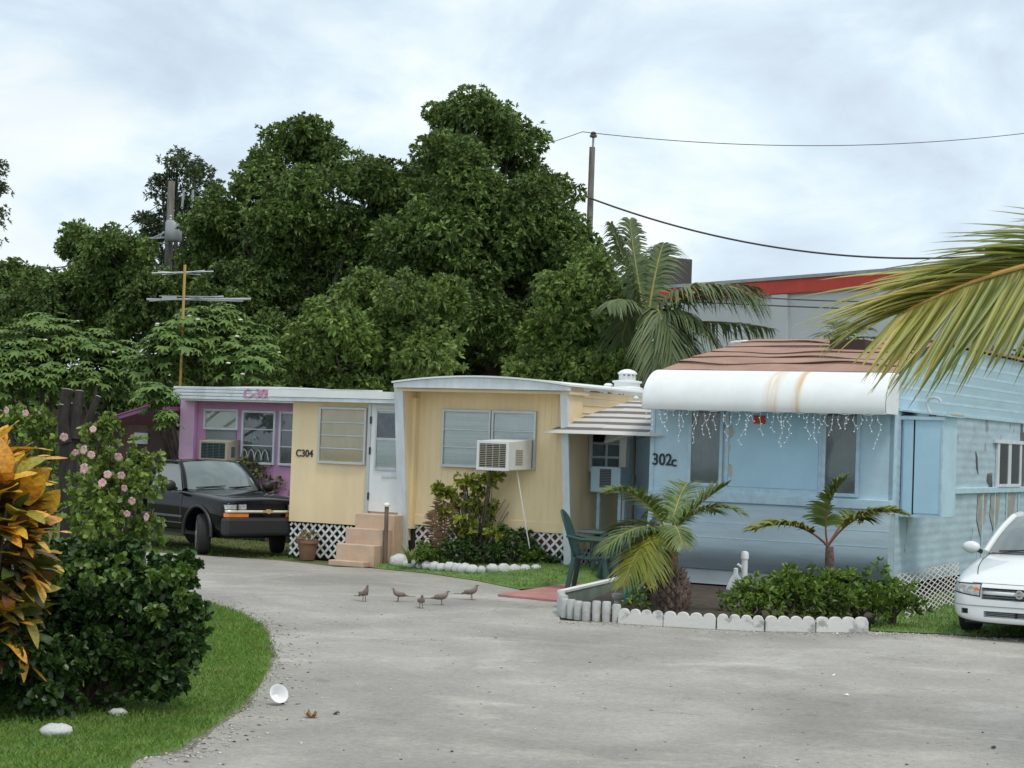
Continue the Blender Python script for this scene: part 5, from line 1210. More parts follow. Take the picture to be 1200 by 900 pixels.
for bnd in (.06, .16, .28):
    for mm_ in near_leaf:
        mp_ = leaflet_proto(bnd, 0); me = mp_.mesh('leaflet', smooth=True, fix=False)
        v = me.vertices
        for i in range(0, len(v), 3): v[i+1].co.z -= .0; v[i].co.z += .0
        me.materials.append(mm_); protos.append(me)
f0 = NP(1420, 280, 10.4); f1 = NP(1205, 288, 9.6); f2 = NP(1058, 366, 9.2)
fm = MB(); pts = [nh]+[bez(f0, f1, f2, k/20) for k in range(21)]
fm.tube([nh, nh.lerp(f0, .5)+Vector((0, 0, .15))]+pts[1:], [.05, .04]+[.026*(1-.85*k/20)+.002 for k in range(21)], 8)
nf = fm.build('frond', mat('near_rachis', (.42, .25, .05), .5, var=.2), npalm, smooth=True)
view = (NP(1150, 330, 9.6)+n0-CP).normalized(); up_i = Vector((0, 0, 1))
def put_leaflet(Pt, d, L_, wd, nrm, pick):
    o = bpy.data.objects.new('leaflet', pick); C.objects.link(o); o.parent = nf
    y = d.normalized(); x = y.cross(nrm).normalized(); z = x.cross(y)
    M = Matrix((x*wd, y*L_, z*L_)).transposed().to_4x4(); M.translation = Pt; o.matrix_local = M
NL = 112
for i in range(NL):
    s = .05+.95*(i+.5)/NL; Pt = bez(f0, f1, f2, s); T = (bez(f0, f1, f2, min(1, s+.02))-bez(f0, f1, f2, s-.02)).normalized()
    sidev = T.cross(view).normalized()
    if sidev.z < 0: sidev = -sidev        # sidev points up in the picture, across the rachis
    L_ = (.80 if s < .75 else .80-.35*(s-.75)/.25)*random.uniform(.88, 1.08)
    # lower row hangs down and forward
    d = (-sidev*(.74-.40*s**3)+T*(.82+.4*s*s)+view*random.uniform(-.30, .05)+Vector((random.gauss(0, .03), random.gauss(0, .05), random.gauss(0, .03)))).normalized()
    put_leaflet(Pt, d, L_, random.uniform(.024, .034), (view*-1+sidev*random.uniform(-.3, .9)).normalized(), protos[random.choice([0, 0, 1, 3, 3, 4]) if s < .7 else random.choice([0, 1, 1, 4, 5])])
    # upper row reaches forward, a little up, falling at the tips
    d = (sidev*(.42-.22*s)+T*1.0+view*random.uniform(-.15, .35)+Vector((random.gauss(0, .03), random.gauss(0, .05), random.gauss(0, .04)))).normalized()
    put_leaflet(Pt, d, L_*1.12, random.uniform(.026, .036), (sidev*1.0-view*random.uniform(.1, .8)).normalized(), protos[random.choice([3, 6, 3, 4, 6]) if s < .6 else random.choice([4, 5, 7])])
# other fronds of this palm, arching away outside the picture
for a, el in ((20, .5), (75, .7), (88, .4), (-30, .8), (-70, .5), (50, 1.4)):
    d = Vector((math.cos(R(a)), math.sin(R(a)), 0)); frond(npalm, coco_leaf, rach, nh, nh+d*1.4+Vector((0, 0, 1.6*el)), nh+d*3.2+Vector((0, 0, .2-.8*(1-el))), n=50, Lmax=.85, wid=.05, lift=.2, droop=.5, start=.12)

# ------------------------------------------------------------------ shrubs
def shrub(name, label, cat, base, blobs, leaf_m, L_, W_, density, group=None, stems=7, stem_m=None, k=6, subs=14, sub=.42, spread=.85, up=.35, inner=.45, bend=.2):
    b = Vector(base); r = empty(name, b, 0, label, cat, group)
    P_, D_ = tuft_points([((Vector(c)-b), rr) for c, rr in blobs], density, k=k, subs=subs, sub=sub, spread=spread, up=up, inner=inner)
    keep = P_[:, 2] > .02; P_, D_ = P_[keep], D_[keep]
    n = len(P_); link('foliage', leaf_round('foliage', P_, D_, L_*RNG.uniform(.7, 1.2, n), W_*RNG.uniform(.75, 1.2, n), .2, bend), leaf_m, r)
    m = MB(); cs = [Vector(c)-b for c, rr in blobs]
    for i in range(max(stems, len(cs))):
        c = cs[i % len(cs)]; s = Vector((random.gauss(0, .05), random.gauss(0, .05), -.03)); h = c*.5+Vector((random.gauss(0, .05), random.gauss(0, .05), 0))
        m.tube([s, h, c+Vector((0, 0, .1*c.z))], [.022, .016, .006], 6)
    m.build('stem', stem_m or twig, r); return r
twig = mat('twig', (.11, .085, .06), .9, var=.3)
hedge_leaf = mat('dark_glossy_leaf', (.044, .092, .02), .38, var=.3, vscale=3, island=.4, trans=.15)
hib_leaf = mat('hibiscus_leaf', (.17, .25, .045), .45, var=.35, vscale=2, island=.4, trans=.25)
bY = G(110, 832).y; B_ = lambda px, py, dy=0: PD(px, py, bY+dy)
ppm = FPX/bY
blobs = [(B_(110, 734, .3), 105/ppm), (B_(50, 727, .2), 95/ppm), (B_(170, 709, 0), 62/ppm), (B_(205, 681, -.1), 22/ppm), (B_(150, 678, .2), 48/ppm), (B_(188, 749, 0), 58/ppm), (B_(95, 680, .3), 52/ppm), (B_(201, 727, -.1), 32/ppm), (B_(30, 780, -.1), 55/ppm), (B_(120, 785, -.2), 52/ppm), (B_(197, 788, -.15), 30/ppm), (B_(211, 760, 0), 22/ppm), (B_(60, 673, .4), 45/ppm), (B_(-60, 745, .3), 90/ppm), (B_(170, 795, -.1), 35/ppm), (B_(-5, 790, -.75), 60/ppm), (B_(60, 800, -.5), 45/ppm), (B_(220, 660, -.1), 13/ppm), (B_(150, 649, .1), 22/ppm), (B_(118, 652, .2), 22/ppm), (B_(189, 668, 0), 16/ppm), (B_(62, 652, .3), 26/ppm), (B_(227, 709, -.1), 12/ppm), (B_(225, 743, -.1), 12/ppm)]
shrub('hedge_shrub', 'dark glossy rounded shrub on the grass verge', 'shrub', G(105, 830), blobs, hedge_leaf, .062, .050, 640, stems=16, k=8, subs=18, sub=.40, inner=.25)
hY = 17.6; H_ = lambda px, py, dy=0: PD(px, py, hY+dy); hp = FPX/hY
blobs = [(H_(125, 560), 42/hp), (H_(112, 522), 24/hp), (H_(150, 545), 34/hp), (H_(165, 575, -.1), 26/hp), (H_(135, 610), 50/hp), (H_(110, 590), 40/hp), (H_(170, 545, .1), 20/hp), (H_(150, 640, .2), 48/hp), (H_(172, 620, 0), 18/hp), (H_(130, 500, 0), 14/hp)]
hb = shrub('hibiscus', 'hibiscus bush dotted with pink flowers beside the cut trunk', 'shrub', Vector((H_(125, 600).x, hY, 0)), blobs, hib_leaf, .065, .05, 330, stems=14, k=6, subs=14, sub=.42)
petal = mat('pink_petal', (.75, .46, .48), .6, var=.15, vscale=20, trans=.25); yst = mat('yellow_stamen', (.75, .55, .15), .6)
fl = MB()
for k in range(5):
    a = 2*math.pi*k/5; d = Vector((math.cos(a), 0, math.sin(a))); t = Vector((-math.sin(a), 0, math.cos(a)))
    fl.add([(0, 0, 0), d*.032-t*.036+Vector((0, -.018, 0)), d*.066-t*.030+Vector((0, -.002, 0)), d*.070+t*.022+Vector((0, -.014, 0)), d*.035+t*.036+Vector((0, -.006, 0))], [(0, 1, 2, 3, 4)])
flm = fl.mesh('flower', fix=False); flm.materials.append(petal)
sm_ = MB(); sm_.tube([(0, 0, 0), (.004, -.05, .008)], .005, 5); smm = sm_.mesh('stamen'); smm.materials.append(yst)
for (px_, py_) in [(109, 503), (88, 530), (99, 527), (107, 533), (99, 549), (126, 556), (120, 566), (142, 557), (149, 602), (172, 606), (146, 572), (139, 535), (30, 484), (8, 481), (155, 587), (75, 512)]:
    o = bpy.data.objects.new('flower', flm); C.objects.link(o); o.parent = hb; o.location = PD(px_, py_, hY-.45)-Vector(hb.location); o.rotation_euler = (random.uniform(-.5, .3), random.uniform(0, 6), random.uniform(-.6, .6)); o.scale = (random.uniform(.45, .72),)*3
    s = bpy.data.objects.new('stamen', smm); C.objects.link(s); s.parent = o
bp = Vector((PD(45, 560, 20.5).x, 20.5, 0)); pm_ = FPX/20.5
shrub('leafy_bush', 'light green leafy bush behind the croton and the cut trunk', 'shrub', bp, [(PD(50, 495, 20.5), 24/pm_), (PD(22, 492, 20.5), 20/pm_), (PD(65, 520, 20.5), 26/pm_), (PD(40, 540, 20.5), 40/pm_), (PD(80, 560, 20.7), 40/pm_), (PD(40, 590, 20.5), 45/pm_), (PD(110, 600, 20.7), 45/pm_)], hib_leaf, .075, .055, 240, stems=10, k=6, subs=14, sub=.42)
P_, D_ = tuft_points([(B_(x, y, -.35)-G(105, 830), r_/ppm) for x, y, r_ in [(150, 668, 24), (190, 680, 16), (110, 672, 26), (60, 668, 22), (215, 672, 9), (185, 720, 14), (214, 700, 10)]], 260, k=5, subs=7, sub=.4)
hs_ = [o for o in bpy.data.objects if o.name == 'hedge_shrub'][0]
link('lit_young_leaves', leaf_round('lit_young_leaves', P_, D_, .055, .042), mat('lit_young_leaf', (.11, .19, .035), .4, island=.35, trans=.2), hs_)  # paler young sprigs; light on the shrub's top is put into their colour
# croton: every leaf a piece of its own
cY = 13.2; c0 = Vector((PD(-30, 700, cY).x, cY, 0)); cr_ = empty('croton', c0, 0, 'croton with broad orange and yellow leaves beside the dark shrub', 'shrub')
cm = [mat('croton_yellow', (.80, .47, .05), .4, var=.35, vscale=9, trans=.25), mat('croton_orange', (.70, .32, .035), .4, var=.4, vscale=9, trans=.2), mat('croton_olive', (.34, .29, .04), .4, var=.4, vscale=9, trans=.2), mat('croton_green', (.055, .085, .02), .35, var=.4, vscale=9, trans=.15), mat('croton_bronze', (.15, .06, .03), .4, var=.4, vscale=9, trans=.15)]
def croton_leaf(bend):
    m = MB(); n = 8
    for i in range(n+1):
        t = i/n; w2 = .5*math.sin(math.pi*min(1, .06+t*.96)**.8)**.85*(.75+.5*t)+.02; wv = .03*math.sin(t*9)
        m.v += [(-w2*.3, t, -bend*t*t+.06*w2+wv), (0, t, -bend*t*t), (w2*.3, t, -bend*t*t+.06*w2-wv)]
    for i in range(n): a = 3*i; m.f += [(a, a+1, a+4, a+3), (a+1, a+2, a+5, a+4)]
    return m
cl_ = []
for bnd in (.15, .4, .7):
    for q in cm: me = croton_leaf(bnd).mesh('leaf', smooth=True, fix=False); me.materials.append(q); cl_.append(me)
stem_tops = []
st_m = MB()
for i in range(13):
    a = random.uniform(0, 6.28); rr = .36*math.sqrt(random.random()); zt = random.uniform(1.35, 1.98)-rr*.5; tpx = Vector((rr*math.cos(a), rr*math.sin(a), zt)); stem_tops.append(tpx)
    st_m.tube([(tpx.x*.15, tpx.y*.15, -.03), (tpx.x*.7, tpx.y*.7, zt*.55), tuple(tpx)], [.022, .016, .01], 6)
st_m.build('stem', twig, cr_)
def cl_matrix(Pt, d, nrm, L_, wd):
    y = Vector(d).normalized(); z = Vector(nrm); z = (z-y*z.dot(y)).normalized(); x = y.cross(z)
    M = Matrix((x*wd, y*L_, z*L_)).transposed().to_4x4(); M.translation = Pt; return M
def cl_sample(depth):
    d = rdir(1)[0]; d[2] = d[2]*.9+.25; d = Vector(unit(d)); zc = 1.18
    Pt = Vector((d.x*.44, d.y*.44, zc+d.z*(.86 if d.z > 0 else .95)))*1.0
    Pt = Vector((Pt.x*depth, Pt.y*depth, zc+(Pt.z-zc)*depth)); rad = Vector((d.x, d.y, max(-.1, d.z*.6)))
    dr = rad*.75+Vector((0, 0, .45 if Pt.z > 1.2 else .12))+Vector(rdir(1)[0])*.42
    return Pt, dr, rad*.5+Vector((0, 0, 1))+Vector(rdir(1)[0])*.3
cnt = 0
while cnt < 296:
    Pt, dr, nr = cl_sample(random.uniform(.72, .95))
    if Pt.z < .3: continue
    h = Pt.z+random.gauss(0, .12)
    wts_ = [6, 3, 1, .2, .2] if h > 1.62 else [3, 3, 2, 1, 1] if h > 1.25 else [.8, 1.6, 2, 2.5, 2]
    mi = random.choices(range(5), wts_)[0]
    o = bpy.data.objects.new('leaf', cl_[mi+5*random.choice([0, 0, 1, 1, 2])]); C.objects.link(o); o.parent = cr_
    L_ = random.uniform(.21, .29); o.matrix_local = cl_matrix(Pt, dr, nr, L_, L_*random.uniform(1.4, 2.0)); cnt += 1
V, F = [], []; lv = np.array(croton_leaf(.4).v); lf_ = []
for f in croton_leaf(.4).f: lf_ += [(f[0], f[1], f[2]), (f[0], f[2], f[3])]
lf_ = np.array(lf_); i = 0
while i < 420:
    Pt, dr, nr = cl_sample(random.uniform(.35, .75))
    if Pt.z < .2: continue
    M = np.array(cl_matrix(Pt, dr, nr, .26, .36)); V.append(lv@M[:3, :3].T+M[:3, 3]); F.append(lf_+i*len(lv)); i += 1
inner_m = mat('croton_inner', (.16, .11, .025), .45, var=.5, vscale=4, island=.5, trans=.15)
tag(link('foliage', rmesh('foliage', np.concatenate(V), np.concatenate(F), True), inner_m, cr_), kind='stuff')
# cut trunk
sY = 19.0; t0_ = Vector((PD(85, 600, sY).x, sY, 0)); ct = empty('cut_trunk', t0_, 0, 'dark dead trunk with sawn off limbs beside the hibiscus', 'trunk'); U_ = lambda px, py, dy=0: PD(px, py, sY+dy)-t0_
dead = mat('dead_bark', (.032, .026, .023), .95, var=.5, vscale=6, stretch=(2, 2, .5), bump=1, bscale=18); cutw = mat('cut_wood', (.42, .39, .35), .9, var=.25, vscale=12)
m = MB(); m.tube([U_(82, 640, 0)*Vector((1, 1, 0)) if False else Vector((.0, 0, -.03)), U_(84, 600), U_(80, 545), U_(83, 505)], [.13, .11, .10, .095], 12); trk = m.build('trunk', dead, ct, smooth=True)
limbs = [([(80, 520), (74, 490), (79, 457)], [.13, .105, .095]), ([(88, 515), (90, 485), (93, 459)], [.10, .09, .08]), ([(88, 530), (104, 490), (115, 465)], [.10, .065, .05]), ([(76, 530), (72, 500), (73, 474)], [.09, .065, .055]), ([(84, 525), (84, 495), (85, 473)], [.08, .05, .04]), ([(88, 520), (92, 495), (93, 474)], [.07, .05, .045]), ([(104, 490), (98, 470), (99, 449)], [.016, .013, .011]), ([(106, 485), (111, 465), (114, 451)], [.028, .022, .018])]
limbs = [(pp, [q*.58 for q in rr]) for pp, rr in limbs]
for pp, rr in limbs:
    m = MB(); pts = [U_(a, b, random.uniform(-.06, .06)) for a, b in pp]; m.tube(pts, rr, 10); lo = m.build('limb', dead, ct, smooth=True)
    d = (pts[-1]-pts[-2]).normalized(); m = MB(); m.tube([pts[-1]-d*.005, pts[-1]+d*.008], rr[-1]*.96, 10); m.build('cut_face', cutw, lo)
# hedge in the blue trailer's bed
bed_leaf = mat('bed_shrub_leaf', (.125, .21, .032), .42, var=.35, vscale=3, island=.4, trans=.25)
lab = ['low bushy green shrub next to the standpipe', 'low bushy green shrub left of the slim palm', 'low bushy green shrub at the foot of the slim palm', 'low bushy green shrub between slim palm and lattice', 'low bushy green shrub against the leaning lattice']
for (px_, hh, wd), lb_ in zip([(880, 678, 32), (915, 664, 36), (960, 662, 38), (1005, 664, 38), (1045, 676, 30)], lab):
    bp = G(px_, 727, .07); pm = FPX/bp.y; tz = PD(px_, hh, bp.y).z; r_ = wd/pm
    shrub('bed_shrub', lb_, 'shrub', bp, [((bp.x, bp.y, tz*.58), (r_*1.05, r_*.8, tz*.46)), ((bp.x-r_*.5, bp.y-.12, tz*.45), (r_*.6, r_*.5, tz*.38)), ((bp.x+r_*.5, bp.y-.12, tz*.48), (r_*.6, r_*.5, tz*.40))], bed_leaf, .095, .030, 420, 'shrubs in the palm bed', k=7, subs=14, up=.9, spread=.6, sub=.45)
for px_, py_, lb_ in [(760, 706, 'small green plant beside the fat-based palm'), (743, 716, 'small green plant behind the edging block near the logs'), (855, 712, 'small green plant left of the standpipe')]:
    bp = G(px_, py_+4, .07); shrub('bed_plant', lb_, 'plant', bp, [((bp.x, bp.y, .2), .15)], bed_leaf, .09, .03, 420, 'small plants in the palm bed', stems=4, up=.9, spread=.6, subs=8)
# planting before the yellow trailer
lime = mat('lime_leaf', (.27, .32, .045), .45, var=.35, vscale=3, island=.35, trans=.3); drk = mat('deep_green_leaf', (.06, .11, .028), .45, var=.35, vscale=3, island=.4, trans=.2); brn = mat('dry_fern', (.16, .095, .05), .8, var=.3, island=.3)
gY = 29.9; g_z = .12; E_ = lambda px, py, dy=0: PD(px, py, gY+dy); gp_ = FPX/gY
def gb(px_, dy=0): p = E_(px_, 600, dy); return Vector((p.x, p.y, g_z))
lm_sh = shrub('lime_shrub', 'leggy yellow green shrub below the white air conditioner', 'shrub', gb(560), [(E_(525, 580, -.1), 9/gp_), (E_(545, 563), 12/gp_), (E_(560, 570), 13/gp_), (E_(577, 560), 9/gp_), (E_(535, 590), 13/gp_), (E_(555, 592), 12/gp_), (E_(512, 575, -.1), 7/gp_), (E_(545, 615, -.2), 15/gp_), (E_(572, 598), 10/gp_), (E_(578, 537, -.3), 6/gp_), (E_(520, 600, -.1), 9/gp_), (E_(580, 625, -.2), 14/gp_)], lime, .10, .06, 260, stems=26, k=6, subs=9, sub=.55)
m = MB()
for k in range(16): a, b = random.uniform(548, 590), random.uniform(530, 605); p = E_(b, random.uniform(555, 590), random.uniform(-.2, .2))-gb(560); m.tube([(random.gauss(0, .06), random.gauss(0, .06), 0), p*.5+Vector((random.gauss(0, .05), 0, .05)), p], [.012, .009, .005], 5)
m.build('branch', mat('pale_twig', (.22, .18, .14), .9), lm_sh)
for i, (px_, py_, r_, lm2, lb_) in enumerate([(503, 645, 14, bed_leaf, 'dark green clump beside the concrete steps'), (535, 638, 22, drk, 'dark green clump under the brown fern'), (572, 636, 25, drk, 'dark green clump under the lime shrub'), (606, 636, 24, drk, 'dark green rounded clump beside the white lattice'), (628, 645, 13, bed_leaf, 'low leafy clump at the end of the painted stones'), (655, 650, 11, drk, 'low weeds under the white lattice near the fin')]):
    bp = gb(px_, -.15); z = E_(px_, py_, -.15); rr = r_/gp_
    shrub('garden_clump', lb_, 'plant', bp, [((bp.x, bp.y, max(.18, z.z)), (rr*1.1, rr*.8, rr*.95)), ((bp.x-rr*.5, bp.y-.1, z.z*.75), rr*.6), ((bp.x+rr*.5, bp.y-.1, z.z*.75), rr*.6)], lm2, .10, .035, 260, 'clumps of planting before the yellow trailer', stems=6, up=.7, spread=.7)
# strappy leaves by the steps and sword leaves in the middle
def blades(name, label, base, n, L_, wd, m_, lean=.5):
    b = Vector(base); r = empty(name, b, 0, label, 'plant')
    for k in range(n):
        a = 2*math.pi*k/n+random.uniform(-.3, .3); l_ = L_*random.uniform(.7, 1.1); le = lean*random.uniform(.5, 1.2); d = Vector((math.cos(a), math.sin(a), 0)); t = Vector((-math.sin(a), math.cos(a), 0)); m = MB()
        for i in range(6): u = i/5; c = d*l_*le*u**1.5+Vector((0, 0, l_*u*(1-.45*le*u))); w2 = wd*(1-u**2)*.5+.002; m.v += [c-t*w2, c+t*w2]
        m.f = [(2*i, 2*i+1, 2*i+3, 2*i+2) for i in range(5)]; m.v = [tuple(v) for v in m.v]; m.build('leaf', m_, r, fix=False)
    return r
blades('strap_plant', 'strappy light green plant beside the concrete steps', gb(482, -.25), 16, .42, .05, mat('strap_leaf', (.17, .22, .05), .45, var=.3, trans=.2), .9)
blades('sword_plant', 'upright sword leaved plant right of the lime shrub', gb(592, -.2), 11, .58, .07, drk, .25)
# brown fern
fb = gb(517, -.1); fe = empty('dry_fern', fb, 0, 'dried brown fern leaning on the yellow wall', 'fern')
for k, (c, t, d_) in enumerate([((516, 610), (514, 583), -.2), ((522, 615), (527, 590), -.2), ((510, 620), (505, 600), -.3)]):
    frond(fe, brn, brn, Vector((0, 0, 0)), E_(c[0], c[1], d_)-fb, E_(t[0], t[1], d_)-fb, n=16, Lmax=.2, wid=.04, lift=.05, droop=.3, fwd=.4, start=.2, sidev=(1, 0, 0))
# climbing rose by the pink trailer
rp = PD(318, 600, 36.6); rp.z = 0
shrub('rose_bush', 'straggly bush under the pink trailer windows', 'shrub', rp, [(PD(300, 550, 36.6), .18), (PD(312, 555, 36.6), .22), (PD(322, 563, 36.6), .2), (PD(332, 572, 36.4), .25), (PD(328, 585, 36.4), .3), (PD(292, 542, 36.7), .14), (PD(316, 580, 36.6), .2)], mat('rose_leaf', (.12, .14, .04), .5, var=.3, island=.4), .10, .05, 90, stems=14, k=4, subs=7)
# potted dry plant by the lattice
pp0 = G(360, 656); pot = empty('flower_pot', pp0, 0, 'terracotta pot with dry plant before the white lattice', 'pot')
MB().lathe([(.12, 0), (.17, .28), (.19, .28), (.19, .33), (.16, .33), (.15, .27), (.001, .27)], 18).build('pot', mat('clay', (.22, .12, .075), .85, var=.25), pot, smooth=True)
P_, D_ = tuft_points([(np.array([0, 0, .38]), .15)], 700, subs=6); link('dry_leaves', leaf_mesh('dry_leaves', P_, D_, .1, .03), mat('dry_leaf', (.22, .17, .08), .8, island=.4), pot)
# whitewashed stones
stone_m = mat('whitewashed_stone', (.62, .64, .63), .85, var=.25, vscale=9, bump=.5, bscale=15)
def stone(seed, n=10, m_=7):
    rnd = random.Random(seed); b = MB(); b.ball((0, 0, 0), 1, n, m_); b.v = [tuple(Vector(v)*(1+rnd.uniform(-.14, .14))) for v in b.v]; return b.mesh('stone', smooth=False)
sms = [stone(k) for k in range(5)]
for me in sms: me.materials.append(stone_m); me.polygons.foreach_set('use_smooth', [True]*len(me.polygons))
stp = along([G(468, 664, .03), G(500, 667, .04), G(560, 672, .06), G(628, 670, .10)], 17)
for k, p in enumerate(stp):
    o = link('border_stone', sms[k % 5], None); s = .085*random.uniform(.85, 1.15)*(1.5 if k == 0 else 1); o.location = p+Vector((0, 0, s*.55)); o.scale = (s*1.25, s*.9, s*.95); o.rotation_euler = (0, 0, random.uniform(0, 6))
    tag(o, 'large whitewashed stone at the step end of the border' if k == 0 else 'small whitewashed border stone in the row edging the yellow trailer planting', 'stone', 'whitewashed border stones')
for (px_, py_, s, lb_) in [(67, 864, .115, 'large pale rock in the verge grass'), (138, 839, .07, 'small pale rock in the verge grass under the dark shrub'), (196, 805, .10, 'pale broken rock half hidden at the right foot of the dark shrub'), (165, 826, .06, 'small flat pale rock between the dark shrub and the grass')]:
    o = link('rock', sms[int(px_) % 5], None); p = G(px_, py_); o.location = p+Vector((0, 0, s*.3)); o.scale = (s, s*.8, s*.5); tag(o, lb_, 'rock')

# ------------------------------------------------------------------ trees
leafA = mat('tree_leaf_deep', (.118, .19, .04), .6, var=.4, vscale=.6, island=.4, trans=.2)
leafB = mat('tree_leaf_mid', (.15, .23, .046), .6, var=.4, vscale=.6, island=.4, trans=.2)
leafC = mat('tree_leaf_grey', (.075, .115, .042), .5, var=.35, vscale=.6, island=.35, trans=.2)
tbark = mat('tree_bark', (.10, .085, .07), .95, var=.4, vscale=4, bump=.6)
def tree(label, blobs_px, Y, leaf_m, base_px, L_=.155, W_=.068, dens=330, group='trees behind the trailers', k=6, subs=28, sub=.38, inner=.35, dy=2.2):
    base = PD(base_px, 560, Y); base.z = 0; r = empty('tree', base, 0, label, 'tree', group); pm = FPX/Y; bl_ = []
    for i, (x, y, rr) in enumerate(blobs_px):
        c = PD(x, y, Y+random.uniform(-dy, dy)*.6)-base; bl_.append((c, (rr/pm, rr/pm*1.15, rr/pm*.92)))
    P_, D_ = tuft_points(bl_, dens, k=k, subs=subs, sub=sub, inner=inner, spread=.8); n = len(P_)
    link('crown', leaf_mesh('crown', P_, D_, L_*RNG.uniform(.7, 1.25, n), W_*RNG.uniform(.75, 1.25, n), .15, .2), leaf_m, r)
    m = MB(); H = max(c.z for c, _ in bl_); rt = .022*H
    tp_ = Vector((sum(c.x for c, _ in bl_)/len(bl_)*.6, 0, H*.55)); m.tube([(0, 0, -.05), tuple(tp_*.5), tuple(tp_)], [rt, rt*.8, rt*.5], 10)
    for c, rr in bl_:
        s = tp_*random.uniform(.55, 1); mid = s.lerp(c, .5)+Vector((random.gauss(0, .2), random.gauss(0, .2), .2)); m.tube([s, mid, c, c+Vector((0, 0, rr[2]*.6))], [rt*.38, rt*.25, rt*.12, rt*.04], 6)
    m.build('trunk', tbark, r, smooth=True); return r
tree('tallest dark green tree, its round top rising above all others', [(560, 150, 48), (525, 145, 30), (595, 180, 44), (540, 200, 52), (640, 240, 50), (600, 260, 62), (545, 280, 66), (670, 290, 42), (490, 300, 60), (630, 330, 66), (690, 345, 46), (570, 360, 72), (500, 380, 66), (640, 410, 60), (450, 400, 56), (560, 430, 60), (520, 240, 46)], 48, leafA, 580)
tree('broad dark tree left of the tallest tree', [(350, 170, 40), (395, 195, 42), (312, 215, 46), (440, 225, 44), (360, 250, 62), (290, 280, 50), (420, 290, 58), (470, 250, 36), (330, 330, 66), (400, 350, 60), (270, 340, 46), (250, 300, 34), (440, 210, 26), (480, 210, 30), (260, 250, 34), (235, 270, 30)], 50, leafA, 370)
tree('rounded mid green tree standing behind the yellow trailer annex', [(430, 360, 46), (390, 400, 52), (460, 400, 48), (370, 440, 44), (430, 440, 46), (500, 410, 40), (520, 350, 30), (480, 350, 34), (345, 420, 30)], 43, leafB, 420)
tree('mid green tree standing behind the roof vent of the yellow trailer', [(690, 370, 44), (725, 360, 34), (650, 400, 44), (720, 410, 42), (680, 430, 46), (740, 430, 30), (620, 440, 34), (700, 320, 34), (665, 345, 36)], 43.5, leafB, 690)
tree('thin feathery grey green tree with airy top by the transformer pole', [(208, 190, 26), (228, 205, 26), (190, 225, 24), (240, 235, 28), (180, 260, 24), (215, 250, 34), (200, 290, 36), (240, 280, 30), (170, 285, 18)], 58, leafC, 210, L_=.15, W_=.055, dens=300, subs=18, sub=.30)
tree('dark bushy tree below the transformer on the pole', [(100, 285, 32), (130, 300, 36), (85, 290, 20), (150, 335, 42), (110, 340, 44), (190, 350, 46), (70, 355, 40), (220, 380, 46), (150, 385, 46), (90, 390, 44), (250, 360, 36), (160, 300, 24)], 52, leafA, 140)
tree('low dark tree at the end of the row left of the light green trees', [(20, 330, 34), (45, 340, 28), (-10, 340, 34), (20, 375, 44), (60, 385, 40), (-40, 360, 50)], 54, leafA, 10)
tree('tall thin tree at the far end of the row, mostly out of sight', [(-12, 190, 18), (-10, 220, 17), (-8, 250, 18), (-25, 210, 30), (-28, 270, 34), (-14, 290, 14)], 60, leafC, -28, L_=.15, W_=.05, dens=130)
tree('bushy tree behind the far end of the blue trailer', [(1215, 430, 34), (1240, 445, 44), (1200, 450, 26)], 46, leafA, 1225)
tree('low dark undergrowth tree behind the pink trailer', [(300, 400, 44), (330, 440, 44), (270, 420, 36), (250, 440, 40), (280, 470, 46), (200, 480, 50), (140, 470, 50), (80, 470, 50), (20, 460, 50), (30, 520, 40), (80, 530, 40), (130, 530, 40), (-20, 510, 50)], 47, leafA, 280)
tree('low dark thicket closing the gaps behind the yellow trailer', [(345, 455, 40), (400, 462, 42), (460, 458, 42), (520, 458, 42), (580, 456, 42), (640, 456, 42), (695, 452, 40), (740, 455, 34), (600, 410, 34), (310, 440, 36), (470, 300, 46), (460, 350, 46), (380, 310, 46), (300, 370, 42), (420, 390, 44), (240, 330, 36), (590, 330, 40), (480, 240, 30)], 53, leafA, 520)
